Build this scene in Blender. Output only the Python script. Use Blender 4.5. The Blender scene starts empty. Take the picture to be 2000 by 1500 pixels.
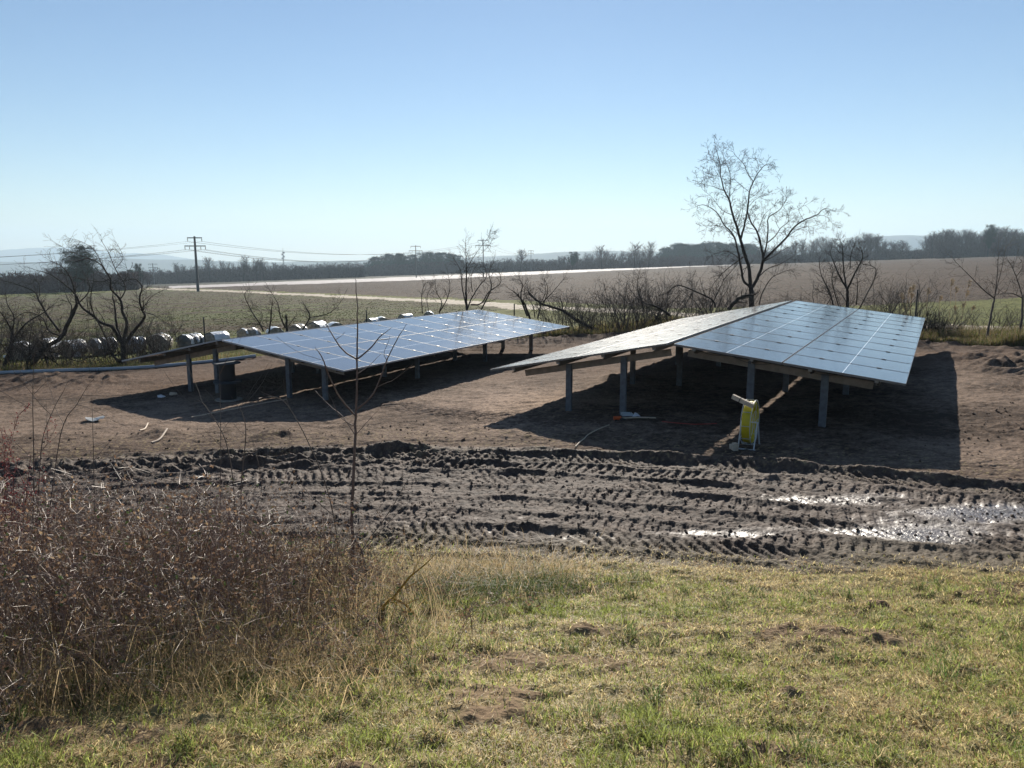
import bpy, math, random
import numpy as np
from mathutils import Matrix, Vector
C = bpy.context.scene.collection
S = bpy.context.scene
RAD = math.radians

# ------------------------------------------------------------------ camera, sky, sun, exposure
F, HZ = 1494.0, 495.0                       # focal length and horizon row of the 2000x1500 photograph
PIT = math.atan((750 - HZ) / F)
cd = bpy.data.cameras.new('camera'); cam = bpy.data.objects.new('camera', cd); C.objects.link(cam)
cam.location = (0, 0, 0); cam.rotation_euler = (RAD(90) - PIT, 0, 0)
cd.sensor_width = 36; cd.lens = 36 * F / 2000; cd.clip_start = .05; cd.clip_end = 30000
S.camera = cam
SUN_EL, SUN_AZ = 26.0, 3.0                  # degrees; azimuth to the right of the viewing direction
w = bpy.data.worlds.new('World'); S.world = w; w.use_nodes = True
wn = w.node_tree.nodes; wl = w.node_tree.links
bg = wn['Background']; sky = wn.new('ShaderNodeTexSky'); sky.sky_type = 'NISHITA'
sky.sun_disc = False; sky.sun_elevation = RAD(SUN_EL); sky.sun_rotation = RAD(SUN_AZ)
sky.altitude = 300; sky.air_density = 1.0; sky.dust_density = .03; sky.ozone_density = 3.4
wl.new(sky.outputs[0], bg.inputs[0]); bg.inputs[1].default_value = .056
ld = bpy.data.lights.new('sun', 'SUN'); ld.energy = 5.0; ld.angle = RAD(.53); ld.color = (1, .93, .82)
sun = bpy.data.objects.new('sun', ld); C.objects.link(sun)
sd = Vector((math.sin(RAD(SUN_AZ)) * math.cos(RAD(SUN_EL)), math.cos(RAD(SUN_AZ)) * math.cos(RAD(SUN_EL)), math.sin(RAD(SUN_EL))))
sun.rotation_euler = sd.to_track_quat('Z', 'Y').to_euler(); sun.location = (0, 0, 30)
S.view_settings.view_transform = 'Standard'; S.view_settings.look = 'None'
S.view_settings.exposure = 0.82; S.view_settings.gamma = 1
S.render.engine = 'CYCLES'
S.cycles.max_bounces = 6; S.cycles.diffuse_bounces = 1; S.cycles.glossy_bounces = 3
S.cycles.transmission_bounces = 3; S.cycles.volume_bounces = 0; S.cycles.transparent_max_bounces = 6
S.cycles.use_adaptive_sampling = True; S.cycles.adaptive_threshold = .02
S.cycles.use_denoising = True; S.cycles.denoiser = 'OPENIMAGEDENOISE'
S.cycles.sample_clamp_direct = 8

# ------------------------------------------------------------------ projection helpers (photo pixel <-> place)
CP, SP = math.cos(PIT), math.sin(PIT)
def ray(u, v):
    a = (u - 1000) / F; b = (750 - v) / F
    return np.array([a, CP + SP * b, b * CP - SP])
def at(u, v, y):
    d = ray(u, v); return d * (y / d[1])
def proj(x, y, z):
    fw = y * CP - z * SP; up = y * SP + z * CP
    fw = np.where(fw > .05, fw, .05)
    return 1000 + F * x / fw, 750 - F * up / fw

# ------------------------------------------------------------------ noise
def _h(i, j, s):
    n = (i * 374761393 + j * 668265263 + s * 982451653) & 0xffffffff
    n = ((n ^ (n >> 13)) * 1274126177) & 0xffffffff
    return ((n ^ (n >> 16)) & 0xffff) / 65535.0
def vn(x, y, s=0):
    x = np.asarray(x, float); y = np.asarray(y, float)
    i = np.floor(x).astype(np.int64); j = np.floor(y).astype(np.int64)
    fx = x - i; fy = y - j; fx = fx * fx * (3 - 2 * fx); fy = fy * fy * (3 - 2 * fy)
    a = _h(i, j, s); b = _h(i + 1, j, s); c = _h(i, j + 1, s); d = _h(i + 1, j + 1, s)
    return (a + (b - a) * fx) * (1 - fy) + (c + (d - c) * fx) * fy
def fbm(x, y, o=3, s=0):
    r = 0; am = .5; t = 0
    for k in range(o):
        r = r + am * vn(x * 2 ** k + k * 17.3, y * 2 ** k - k * 9.1, s + k); t += am; am *= .55
    return r / t * 2 - 1
def ss(a, b, x):
    t = np.clip((x - a) / (b - a), 0, 1); return t * t * (3 - 2 * t)

# ------------------------------------------------------------------ terrain
def base_z(x, y):
    x = np.asarray(x, float); y = np.asarray(y, float)
    pl = -2.93 + .033 * np.clip(x, -600, 600) - .018 * (np.minimum(y, 2500) - 13)
    r = np.hypot(x, y)
    pl = pl - np.clip(r - 520, 0, 900) * .05
    bank = -1.22 - .25 * np.maximum(y, 1.3) + .012 * np.clip(x, -8, 8)
    k = .12
    m = np.maximum(pl, bank); d = np.abs(pl - bank)
    return m + np.maximum(k - d, 0) ** 2 / (4 * k)
def yb(x): return 11 - .25 * x - .03 * np.clip(x, -9, 9) ** 2 * np.where(np.abs(x) < 9, 1, 1)
def grass_edge(x): return 6.75 - .2 * np.clip(x, -9, 9) + .35 * fbm(x * .8, x * 0 + 3, 3, 5)
TRACKS = [(-.35, .5, .07, 1, 0), (-.95, .42, .05, -1, .3), (-1.5, .55, .05, 1, .7), (-2.05, .5, .04, -1, .1), (-2.55, .5, .06, 1, .5),
          (-3.05, .5, .045, -1, .9), (-3.55, .5, .06, 1, .2), (-4.0, .4, .04, -1, .6)]
BARE = [(-.09, 3.08, .17), (2.5, 5.0, .17), (1.7, 4.2, .24), (2.2, 4.1, .15), (.93, 2.6, .10), (.5, 4.35, .14), (3.6, 5.35, .2), (-.6, 2.5, .09), (1.25, 3.2, .08)]
def barem(X, Y):
    t = 0
    for cx, cy, ra in BARE: t = t + np.exp(-((X - cx) / ra / 1.4) ** 2 - ((Y - cy) / ra) ** 2)
    return np.clip(t * (.6 + .9 * vn(X * 9, Y * 9, 205)), 0, 1)
def wetm(X, Y):
    def blob(cx, cy, rx, ry): return np.exp(-((X - cx) / rx) ** 2 - ((Y - cy) / ry) ** 2)
    return blob(3.95, 7.1, .68, .32) * 1.6 + blob(2.5, 7.3, .9, .2) * .62 + blob(4.9, 7.7, 1.3, .28) * 1.2 + blob(3.7, 8.3, 1.2, .25) * .9 + blob(1.0, 7.3, 1.2, .25) * .5 + blob(6.5, 7.4, 1.3, .6) + blob(-.6, 7.9, 1.5, .4) * .5
def relief(x, y):
    x = np.asarray(x, float); y = np.asarray(y, float)
    s = y - yb(x); ge = y - grass_edge(x)
    band = ss(.5, -.1, s) * ss(-.3, .25, ge)
    z = np.zeros_like(x)
    dull = ss(-.35, .4, fbm(x * .9 + 3, y * 1.6, 3, 31))
    for s0, wd, dp, sg, ph in TRACKS:
        q = (s - s0 - .13 * fbm(x * .35 + ph * 9, y * 0 + ph * 7, 2, 11)) / (wd / 2)
        aq = np.abs(q); ins = np.exp(-np.clip(q, -3, 3) ** 4)
        tt = x * 1.03 / .125 + sg * .7 * q + ph + .5 * fbm(x * 1.6, y * 3, 3, 3)
        lug = np.abs((tt % 1) * 2 - 1); lug = ss(.35, .65, lug)
        z += band * (ins * (-dp * .36 + .031 * lug * (.12 + .88 * dull)) + np.exp(-((aq - 1.15) / .2) ** 2) * .024 * (.4 + vn(x * 1.3, y * 1.3, 9)))
    z += band * (.020 * fbm(x * 2.3, y * 4.3, 3, 21) + .015 * fbm(x * 11, y * 16, 3, 22) + .007 * fbm(x * 31, y * 37, 2, 23))
    z *= 1 - .8 * np.clip(wetm(x, y) - .35, 0, 1)
    # churned clods along the top of the ruts, strongest on the left
    cl = np.exp(-((s + .55) / .75) ** 2) * ss(1.8, -2.5, x)
    rid = 1 - np.abs(fbm(x * 1.1, y * 2.6, 3, 41))
    z += cl * (.17 * (rid ** 2 - .5) + .07 * fbm(x * 6, y * 8, 3, 42))
    # raised lip beyond the ruts, edge of the drive lane
    z += .09 * np.exp(-((s + .02) / .13) ** 2) * (.35 + vn(x * 2.2, y * 2.2, 43)) * ss(-1.5, 0, x + 2) * ss(-.3, .25, ge)
    # bare pad
    pad = ss(-.1, .6, s) * ss(60, 40, y)
    z += pad * (.022 * fbm(x * .9, y * 1.2, 3, 51) + .013 * fbm(x * 8, y * 11, 3, 52) + .009 * fbm(x * 26, y * 30, 2, 53))
    z += pad * .015 * (1 - ss(.0, .22, np.abs(fbm(x * 1.2 + 40, y * 2.0, 3, 56) - .35)))
    for cx, cy, R_, wd in ((4, 22, 9.3, .4), (16, 22, 7.2, .45), (16, 22, 5.6, .45)):
        q = (np.hypot(x - cx, y - cy) - R_) / wd; al = np.arctan2(y - cy, x - cx) * R_
        z += pad * np.exp(-np.clip(q, -3, 3) ** 4) * (-.018 + .03 * ss(.3, .7, np.abs(((al / .22 + 1.2 * q) % 1) * 2 - 1))) * ss(-.1, .4, fbm(x * .5, y * .5, 2, 57)) * (y < 26)
    # churned edge at the back of the pad
    u, v = proj(x, y, base_z(x, y)); ev = np.interp(u, EU, EV)
    e = np.exp(-((v - ev - 6) / 11) ** 2) * (y > 14) * (y < 45)
    z += e * (.16 * (1 - np.abs(fbm(x * .8, y * 1.1, 3, 61))) ** 2 + .05 * fbm(x * 5, y * 5, 2, 62)) * ss(300, 700, u) 
    # lumps of sod right of the big array
    for (cx, cy, h, ra) in [(11.3, 17.4, .22, .7), (12.6, 17.0, .15, .9), (12.9, 18.8, .15, .8), (11.5, 19.3, .13, .9), (-6.2, 13.2, .1, .3), (-13.2, 21.2, .16, 1.0), (-11.2, 20.6, .14, .8), (2.6, 17.9, .1, .5), (-4.0, 12.6, .1, .35), (0.1, 12.1, .06, .4)]:
        z += h * np.exp(-((x - cx) ** 2 + (y - cy) ** 2) / ra ** 2) * (.4 + 1.2 * vn(x * 5, y * 5, 63))
    # grassy bank
    gb = ss(.3, -.3, ge)
    z += gb * (.05 * fbm(x * .7, y * .9, 3, 71) + .02 * fbm(x * 4, y * 5, 3, 72))
    z += gb * (.045 * barem(x, y) * (.3 + vn(x * 16, y * 16, 73)) + .030 * fbm(x * 9, y * 11, 2, 74))
    # fields
    fl = ss(30, 42, y)
    z += fl * (.09 * fbm(x * .55, y * .35, 4, 81) + .12 * fbm(x * .06, y * .9, 3, 82))
    return z
EU = [-900, 0, 250, 430, 700, 1113, 1300, 1500, 1820, 2000, 2900]
EV = [760, 728, 720, 704, 684, 658, 648, 655, 670, 680, 700]
def gz(x, y):
    x = np.asarray(x, float); y = np.asarray(y, float)
    return base_z(x, y) + relief(x, y)
def hit(u, v):                              # pixel -> point on the ground
    d = ray(u, v); lo, hi = .8, 900.
    for k in range(60):
        m = (lo + hi) / 2
        if d[2] / d[1] * m < float(base_z(d[0] / d[1] * m, m)): hi = m
        else: lo = m
    x, y = d[0] / d[1] * lo, lo
    return np.array([x, y, float(gz(x, y))])

# ------------------------------------------------------------------ materials
def M(name, col, rough=.8, metal=0., spec=.5, noise=0., nscale=8., bump=0., bscale=30., attr=None, transl=0., coat=0., ior=1.5, ndim=None):
    m = bpy.data.materials.new(name); m.use_nodes = True
    n = m.node_tree.nodes; l = m.node_tree.links; b = n['Principled BSDF']
    b.inputs['Base Color'].default_value = (*col, 1); b.inputs['Roughness'].default_value = rough
    b.inputs['Metallic'].default_value = metal; b.inputs['Specular IOR Level'].default_value = spec
    b.inputs['Coat Weight'].default_value = coat; b.inputs['IOR'].default_value = ior
    src = None
    if attr:
        a = n.new('ShaderNodeAttribute'); a.attribute_name = attr; src = a.outputs['Color']
    if noise > 0 or bump > 0:
        tc = n.new('ShaderNodeTexCoord')
    if noise > 0:
        t = n.new('ShaderNodeTexNoise'); t.inputs['Scale'].default_value = nscale; t.inputs['Detail'].default_value = 6
        l.new(tc.outputs['Object'], t.inputs['Vector'])
        mr = n.new('ShaderNodeMapRange'); mr.inputs[1].default_value = .3; mr.inputs[2].default_value = .7
        mr.inputs[3].default_value = 1 - noise; mr.inputs[4].default_value = 1 + noise
        l.new(t.outputs[0], mr.inputs[0])
        mx = n.new('ShaderNodeVectorMath'); mx.operation = 'SCALE'
        if src: l.new(src, mx.inputs[0])
        else: mx.inputs[0].default_value = col
        l.new(mr.outputs[0], mx.inputs['Scale']); src = mx.outputs[0]
    if src: l.new(src, b.inputs['Base Color'])
    if bump > 0:
        t2 = n.new('ShaderNodeTexNoise'); t2.inputs['Scale'].default_value = bscale; t2.inputs['Detail'].default_value = 5
        l.new(tc.outputs['Object'], t2.inputs['Vector'])
        bm = n.new('ShaderNodeBump'); bm.inputs['Strength'].default_value = 1; bm.inputs['Distance'].default_value = bump
        l.new(t2.outputs[0], bm.inputs['Height']); l.new(bm.outputs[0], b.inputs['Normal'])
    if transl > 0:
        tr = n.new('ShaderNodeBsdfTranslucent'); mix = n.new('ShaderNodeMixShader'); mix.inputs[0].default_value = transl
        if src: l.new(src, tr.inputs[0])
        else: tr.inputs[0].default_value = (*col, 1)
        l.new(b.outputs[0], mix.inputs[1]); l.new(tr.outputs[0], mix.inputs[2])
        l.new(mix.outputs[0], n['Material Output'].inputs[0])
    return m

# ------------------------------------------------------------------ object helpers
def mesh_np(name, V, faces_list, mat, parent=None, smooth=False, col=None, attrs=None):
    """faces_list: list of int arrays (n,k)"""
    me = bpy.data.meshes.new(name)
    V = np.asarray(V, np.float32)
    if parent is not None and parent.type == 'EMPTY': V = V - np.array(parent.location, np.float32)
    fl = [np.asarray(f, np.int32) for f in faces_list if len(f)]
    loops = np.concatenate([f.ravel() for f in fl]); sizes = np.concatenate([np.full(len(f), f.shape[1], np.int32) for f in fl])
    starts = np.concatenate([[0], np.cumsum(sizes)[:-1]]).astype(np.int32)
    me.vertices.add(len(V)); me.vertices.foreach_set('co', V.ravel())
    me.loops.add(len(loops)); me.loops.foreach_set('vertex_index', loops)
    me.polygons.add(len(sizes)); me.polygons.foreach_set('loop_start', starts)
    try: me.polygons.foreach_set('loop_total', sizes)
    except Exception: pass
    me.update(calc_edges=True)
    me.polygons.foreach_set('use_smooth', np.full(len(sizes), bool(smooth)))
    if col is not None:
        a = me.attributes.new('Col', 'FLOAT_COLOR', 'POINT'); c4 = np.ones((len(V), 4), np.float32); c4[:, :3] = col
        a.data.foreach_set('color', c4.ravel())
    for k, arr in (attrs or {}).items():
        a = me.attributes.new(k, 'FLOAT', 'POINT'); a.data.foreach_set('value', np.asarray(arr, np.float32))
    me.materials.append(mat)
    o = bpy.data.objects.new(name, me); C.objects.link(o)
    if parent is not None: o.parent = parent
    return o
def tag(o, label=None, cat=None, group=None, kind=None):
    if label: o['label'] = label
    if cat: o['category'] = cat
    if group: o['group'] = group
    if kind: o['kind'] = kind
    return o
def empty(name, loc):
    o = bpy.data.objects.new(name, None); C.objects.link(o); o.location = loc; o.empty_display_size = .2; return o
class MB:
    def __init__(s): s.v = []; s.f = {}; s.n = 0
    def add(s, V, F):
        V = np.asarray(V, float)
        for f in F:
            f = np.asarray(f); s.f.setdefault(f.shape[-1], []).append(f.reshape(-1, f.shape[-1]) + s.n)
        s.v.append(V); s.n += len(V)
    def box(s, c, X, Y, Z):                 # centre and three half-axis vectors, slightly chamfered
        c = np.array(c, float); X, Y, Z = [np.array(a, float) for a in (X, Y, Z)]
        V = [c + a * X + b * Y + d * Z for d in (-1, 1) for b in (-1, 1) for a in (-1, 1)]
        s.add(V, [np.array([[0, 2, 3, 1], [4, 5, 7, 6], [0, 1, 5, 4], [2, 6, 7, 3], [0, 4, 6, 2], [1, 3, 7, 5]])])
    def tube(s, P, R, n=6, caps=True):
        P = np.asarray(P, float); R = np.broadcast_to(np.asarray(R, float), (len(P),))
        T = np.gradient(P, axis=0); T /= np.linalg.norm(T, axis=1)[:, None] + 1e-9
        up = np.array([0, 0, 1.]) if abs(T[0][2]) < .9 else np.array([1., 0, 0])
        ring = []
        a = np.cross(T[0], up); a /= np.linalg.norm(a)
        for k in range(len(P)):
            a = a - T[k] * (a @ T[k]); a /= np.linalg.norm(a) + 1e-9; b = np.cross(T[k], a)
            for j in range(n):
                th = 2 * math.pi * j / n; ring.append(P[k] + R[k] * (a * math.cos(th) + b * math.sin(th)))
        F = []
        for k in range(len(P) - 1):
            for j in range(n):
                F.append([k * n + j, k * n + (j + 1) % n, (k + 1) * n + (j + 1) % n, (k + 1) * n + j])
        s.add(ring, [np.array(F)])
        if caps:
            s.add([P[0] + 0 * P[0]] + ring[:n], [np.array([[0, 1 + (j + 1) % n, 1 + j] for j in range(n)])])
            s.add([P[-1]] + ring[-n:], [np.array([[0, 1 + j, 1 + (j + 1) % n] for j in range(n)])])
    def lathe(s, c, prof, n=24):            # profile [(r,z)...] round a vertical axis
        c = np.array(c, float); V = []
        for r, z in prof:
            for j in range(n):
                th = 2 * math.pi * j / n; V.append(c + np.array([r * math.cos(th), r * math.sin(th), z]))
        F = [[k * n + j, k * n + (j + 1) % n, (k + 1) * n + (j + 1) % n, (k + 1) * n + j] for k in range(len(prof) - 1) for j in range(n)]
        s.add(V, [np.array(F)])
    def segs(s, A, B, ra, rb, n=3):         # many straight tapered twigs at once
        A = np.asarray(A, float); B = np.asarray(B, float); ra = np.asarray(ra)[:, None]; rb = np.asarray(rb)[:, None]
        T = B - A; T /= np.linalg.norm(T, axis=1)[:, None] + 1e-9
        h = np.where(np.abs(T[:, 2:3]) < .9, [[0, 0, 1.]], [[1., 0, 0]])
        a = np.cross(T, h); a /= np.linalg.norm(a, axis=1)[:, None] + 1e-9; b = np.cross(T, a)
        N = len(A); V = np.zeros((N, 2 * n, 3))
        for j in range(n):
            th = 2 * math.pi * j / n; o = a * math.cos(th) + b * math.sin(th)
            V[:, j] = A + o * ra; V[:, n + j] = B + o * rb
        idx = np.arange(N)[:, None] * 2 * n
        F = np.concatenate([idx + np.array([[j, (j + 1) % n, n + (j + 1) % n, n + j]]) for j in range(n)])
        s.add(V.reshape(-1, 3), [F])
    def build(s, name, mat, parent=None, smooth=False, col=None):
        V = np.concatenate(s.v); return mesh_np(name, V, [np.concatenate(f) for f in s.f.values()], mat, parent, smooth, col)

# ------------------------------------------------------------------ ground sheet
def build_ground():
    rs = [0.3]
    while rs[-1] < 6400:
        r = rs[-1]
        d = .25 if r < 1.4 else max(.02, .019 if r < 12 else r * r / (765 * 2.9) * .42)
        if r >= 12: d = min(max(.03, d), r * .2)
        rs.append(r + d)
    rs = np.array(rs)
    az = np.concatenate([np.linspace(-180, -40, 50)[:-1], np.linspace(-40, 40, 1350), np.linspace(40, 180, 50)[1:-1]])
    A, R_ = np.meshgrid(np.radians(az), rs)
    X = R_ * np.sin(A); Y = R_ * np.cos(A)
    nr, na = X.shape
    ZB = base_z(X, Y); Z = ZB + relief(X, Y)
    U, V = proj(X, Y, ZB)
    far = (Y > 14)
    ev = np.interp(U, EU, EV)
    jig = 2.2 * fbm(X * .5, Y * .5, 3, 91) * np.clip(30 / np.maximum(Y, 1), 0, 1)
    # zones
    GRASS, MUD, VERGE, STUB, PATH, PLOUGH, PLAST, FARG, WOOD = range(9)
    z = np.full(X.shape, MUD)
    z[Y < grass_edge(X)] = GRASS
    vv = V + jig
    PU = [-900, 300, 430, 800, 930, 1012, 1105, 1255, 1325, 1500, 1800, 1950, 2900]
    PV = [560, 564, 568, 585.5, 592, 599, 604, 607, 614, 625, 637, 642, 665]
    pc = np.interp(U, PU, PV); ph = np.interp(U, [300, 800, 1000, 2000], [1.2, 2.6, 4.2, 5.0])
    above = far & (vv < ev)
    z[above] = VERGE
    sf = np.interp(U, [-900, 0, 300, 700, 860, 1000], [720, 694, 672, 632, 612, 600])
    z[above & (vv < sf) & (V > pc) & (U < 1000)] = STUB
    z[far & (U < 300) & (V < np.interp(U, [-900, 0, 225, 300], [600, 581, 570, 564]))] = VERGE
    up = np.interp(U, [300, 430, 800, 1005, 1300, 1700, 1850, 2000, 2900], [562.5, 565, 579.5, 586, 600, 596, 590, 582, 560])
    z[above & (V <= pc) & (U > 300)] = VERGE
    z[far & (V < up) & (U > 300)] = PLOUGH
    z[far & (np.abs(V - pc) < ph)] = PATH
    pt = np.interp(U, [329, 800, 1280, 1600], [559, 541, 519.7, 507.3]); pb = np.interp(U, [354, 800, 1280, 1600], [562.5, 547.8, 524.6, 509.4])
    z[far & (U > 329) & (U < 1600) & (V > pt) & (V < pb)] = PLAST
    fg = np.interp(U, [1600, 1700, 2000, 2900], [505, 505, 493.5, 480])
    z[far & (U > 1600) & (V < fg + 3)] = FARG
    z[far & (V < np.interp(U, [-900, 0, 225, 329, 800, 1280, 1600, 1700, 2000, 2900], [585, 574, 566, 559, 541, 519.7, 507.3, 501, 489.5, 470]))] = WOOD
    # true surface colours
    n1 = fbm(X * .8, Y * .8, 4, 101); n2 = fbm(X * 7, Y * 9, 3, 102); n3 = fbm(X * 25, Y * 30, 2, 103); nl = fbm(X * .12, Y * .05, 4, 104); nf = fbm(X * .03, Y * .012, 4, 105)
    c = np.zeros(X.shape + (3,)); wet = np.zeros(X.shape)
    def mixc(a, b, t): t = np.clip(t, 0, 1)[..., None]; return np.array(a) * (1 - t) + np.array(b) * t
    def blob(cx, cy, rx, ry): return np.exp(-((X - cx) / rx) ** 2 - ((Y - cy) / ry) ** 2)
    s = Y - yb(X); ge = Y - grass_edge(X)
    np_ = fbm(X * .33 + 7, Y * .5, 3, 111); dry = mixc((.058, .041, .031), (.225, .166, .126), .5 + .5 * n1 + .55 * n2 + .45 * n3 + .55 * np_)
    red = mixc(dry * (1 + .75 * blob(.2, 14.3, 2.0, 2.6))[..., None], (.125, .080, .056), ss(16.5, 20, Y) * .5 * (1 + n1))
    dark = mixc((.034, .024, .019), (.125, .088, .066), .5 + .6 * n2 + .3 * n3)
    inrut = ss(.35, -.15, s) * ss(-.1, .15, ge)
    soil = mixc(red, dark, .0 * s); soil = red * (1 - inrut[..., None]) + dark * inrut[..., None]
    # damp strip between pad and ruts, back edge of the pad
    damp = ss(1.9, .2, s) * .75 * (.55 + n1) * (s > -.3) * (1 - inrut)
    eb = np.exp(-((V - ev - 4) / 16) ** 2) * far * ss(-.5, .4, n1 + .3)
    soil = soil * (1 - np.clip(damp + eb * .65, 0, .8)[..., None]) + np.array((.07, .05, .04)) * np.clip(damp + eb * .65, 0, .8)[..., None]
    straw = (ss(.25, .6, n3) * ss(1.6, .3, np.abs(s - .6)))[..., None] * .5
    soil = soil * (1 - straw) + np.array((.30, .24, .12)) * straw
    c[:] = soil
    # wet mud and shallow water at the right of the lane
    low = ss(.02, -.05, relief(X, Y))
    wm = wetm(X, Y)
    wet = np.clip((wm * 1.45 - .30 + .5 * n1 + .6 * n2 + .3 * n3) * (.4 + .9 * low), .20, 1) * inrut
    c[z == GRASS] = mixc((.14, .115, .055), (.34, .28, .14), .5 + .5 * n1 + .3 * n2)[z == GRASS]
    bare = np.clip(ss(.36, .56, fbm(X * 1.4 + 5, Y * 1.8, 3, 106)) + barem(X, Y), 0, 1)
    c[z == GRASS] = mixc(c, (.11, .065, .045), bare)[z == GRASS] if False else (c * (1 - .7 * bare[..., None]) + np.array((.16, .10, .072)) * .7 * bare[..., None])[z == GRASS]
    gtr = np.clip(ss(1.0, -.2, ge + .4 * n1), 0, 1) * (z == MUD) * .7
    c = c * (1 - gtr[..., None]) + mixc((.07, .055, .03), (.17, .14, .07), .5 + .5 * n2 + .3 * n3) * gtr[..., None]
    c[z == VERGE] = mixc((.075, .080, .028), (.15, .155, .05), .5 + .6 * n1 + .3 * n2)[z == VERGE]
    fs = mixc((.076, .058, .040), (.10, .112, .045), .30 + 1.1 * fbm(X * .05, Y * .5, 4, 107) + .4 * n1)
    c[z == STUB] = fs[z == STUB]
    c[z == PATH] = mixc((.30, .25, .19), (.42, .36, .28), .5 + .5 * n1)[z == PATH]
    pf = mixc((.048, .034, .026), (.080, .058, .044), .5 + .5 * nl + .45 * n1)
    c[z == PLOUGH] = pf[z == PLOUGH]
    c[z == PLAST] = mixc((.30, .27, .26), (.46, .42, .41), .5 + .6 * fbm(X * .1, Y * .6, 3, 108))[z == PLAST]
    c[z == FARG] = (.085, .10, .035); c[z == WOOD] = (.05, .045, .03)
    idx = np.arange(nr * na).reshape(nr, na)
    nxt = np.roll(idx, -1, axis=1)
    Q = np.stack([idx[:-1], idx[1:], nxt[1:], nxt[:-1]], -1)       # (nr-1, na, 4)
    zf = z[:-1]
    P = np.stack([X, Y, Z], -1).reshape(-1, 3); cc = c.reshape(-1, 3); ww = wet.reshape(-1)
    mats = {}
    def gm(name, bump, bs, rough, spec, noise, ns):
        m = M(name, (.2, .2, .2), rough, 0, spec, noise, ns, bump, bs, attr='Col'); return m
    mud = gm('mud', .012, 34, .75, .45, .22, 40)
    n = mud.node_tree.nodes; l = mud.node_tree.links; b = n['Principled BSDF']
    a = n.new('ShaderNodeAttribute'); a.attribute_name = 'wet'
    mr = n.new('ShaderNodeMapRange'); mr.inputs[3].default_value = .95; mr.inputs[4].default_value = .34; l.new(a.outputs['Fac'], mr.inputs[0]); l.new(mr.outputs[0], b.inputs['Roughness'])
    mr2 = n.new('ShaderNodeMapRange'); mr2.inputs[3].default_value = .04; mr2.inputs[4].default_value = 1.0; l.new(a.outputs['Fac'], mr2.inputs[0]); l.new(mr2.outputs[0], b.inputs['Specular IOR Level'])
    gmat = gm('turf_soil', .02, 30, .9, .06, .25, 30); field = gm('field_soil', .06, 1.6, .95, .05, .45, 2.2)
    mats = {GRASS: ('grass_bank', gmat), MUD: ('mud_ground', mud), VERGE: ('grass_verge', gm('verge_turf', .05, 6, .95, .05, .35, 5)), STUB: ('stubble_field', field),
            PATH: ('dirt_path', gm('path_gravel', .01, 20, .9, .2, .2, 3)), PLOUGH: ('ploughed_field', field),
            PLAST: ('plastic_covered_field', gm('crop_film', .03, 3, .8, .15, .15, 1)), FARG: ('far_meadow', gmat), WOOD: ('woodland_floor', gmat)}
    hol = {}
    for k, (nm, mt) in mats.items():
        q = Q[zf == k]
        if not len(q): continue
        used = np.unique(q); mp = np.full(nr * na, -1, np.int64); mp[used] = np.arange(len(used))
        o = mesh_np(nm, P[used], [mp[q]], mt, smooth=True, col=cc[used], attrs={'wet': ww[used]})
        o['kind'] = 'structure'
build_ground()

# ------------------------------------------------------------------ materials for things
m_steel = M('galvanised_steel', (.12, .135, .155), .6, .3, .5, .25, 14)
m_beam = M('beam_steel', (.24, .20, .165), .6, .3, .5, .2, 9)
m_alu = M('aluminium_frame', (.36, .37, .39), .65, .3)
m_black = M('black_frame', (.03, .03, .035), .4, .3)
m_clamp = M('clamp', (.06, .06, .06), .5, .5)
m_cable = M('cable_black', (.02, .02, .022), .6)
m_bark = M('bark', (.050, .040, .033), .9, 0, .2, .35, 20)
m_bark2 = M('bark_grey', (.13, .105, .088), .85, 0, .2, .3, 20)
m_twig = M('bramble_twig', (.2, .15, .12), .5, 0, .4, attr='Col')
m_blade = M('grass_blade', (.2, .2, .1), .55, 0, .35, attr='Col', transl=.52)

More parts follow.
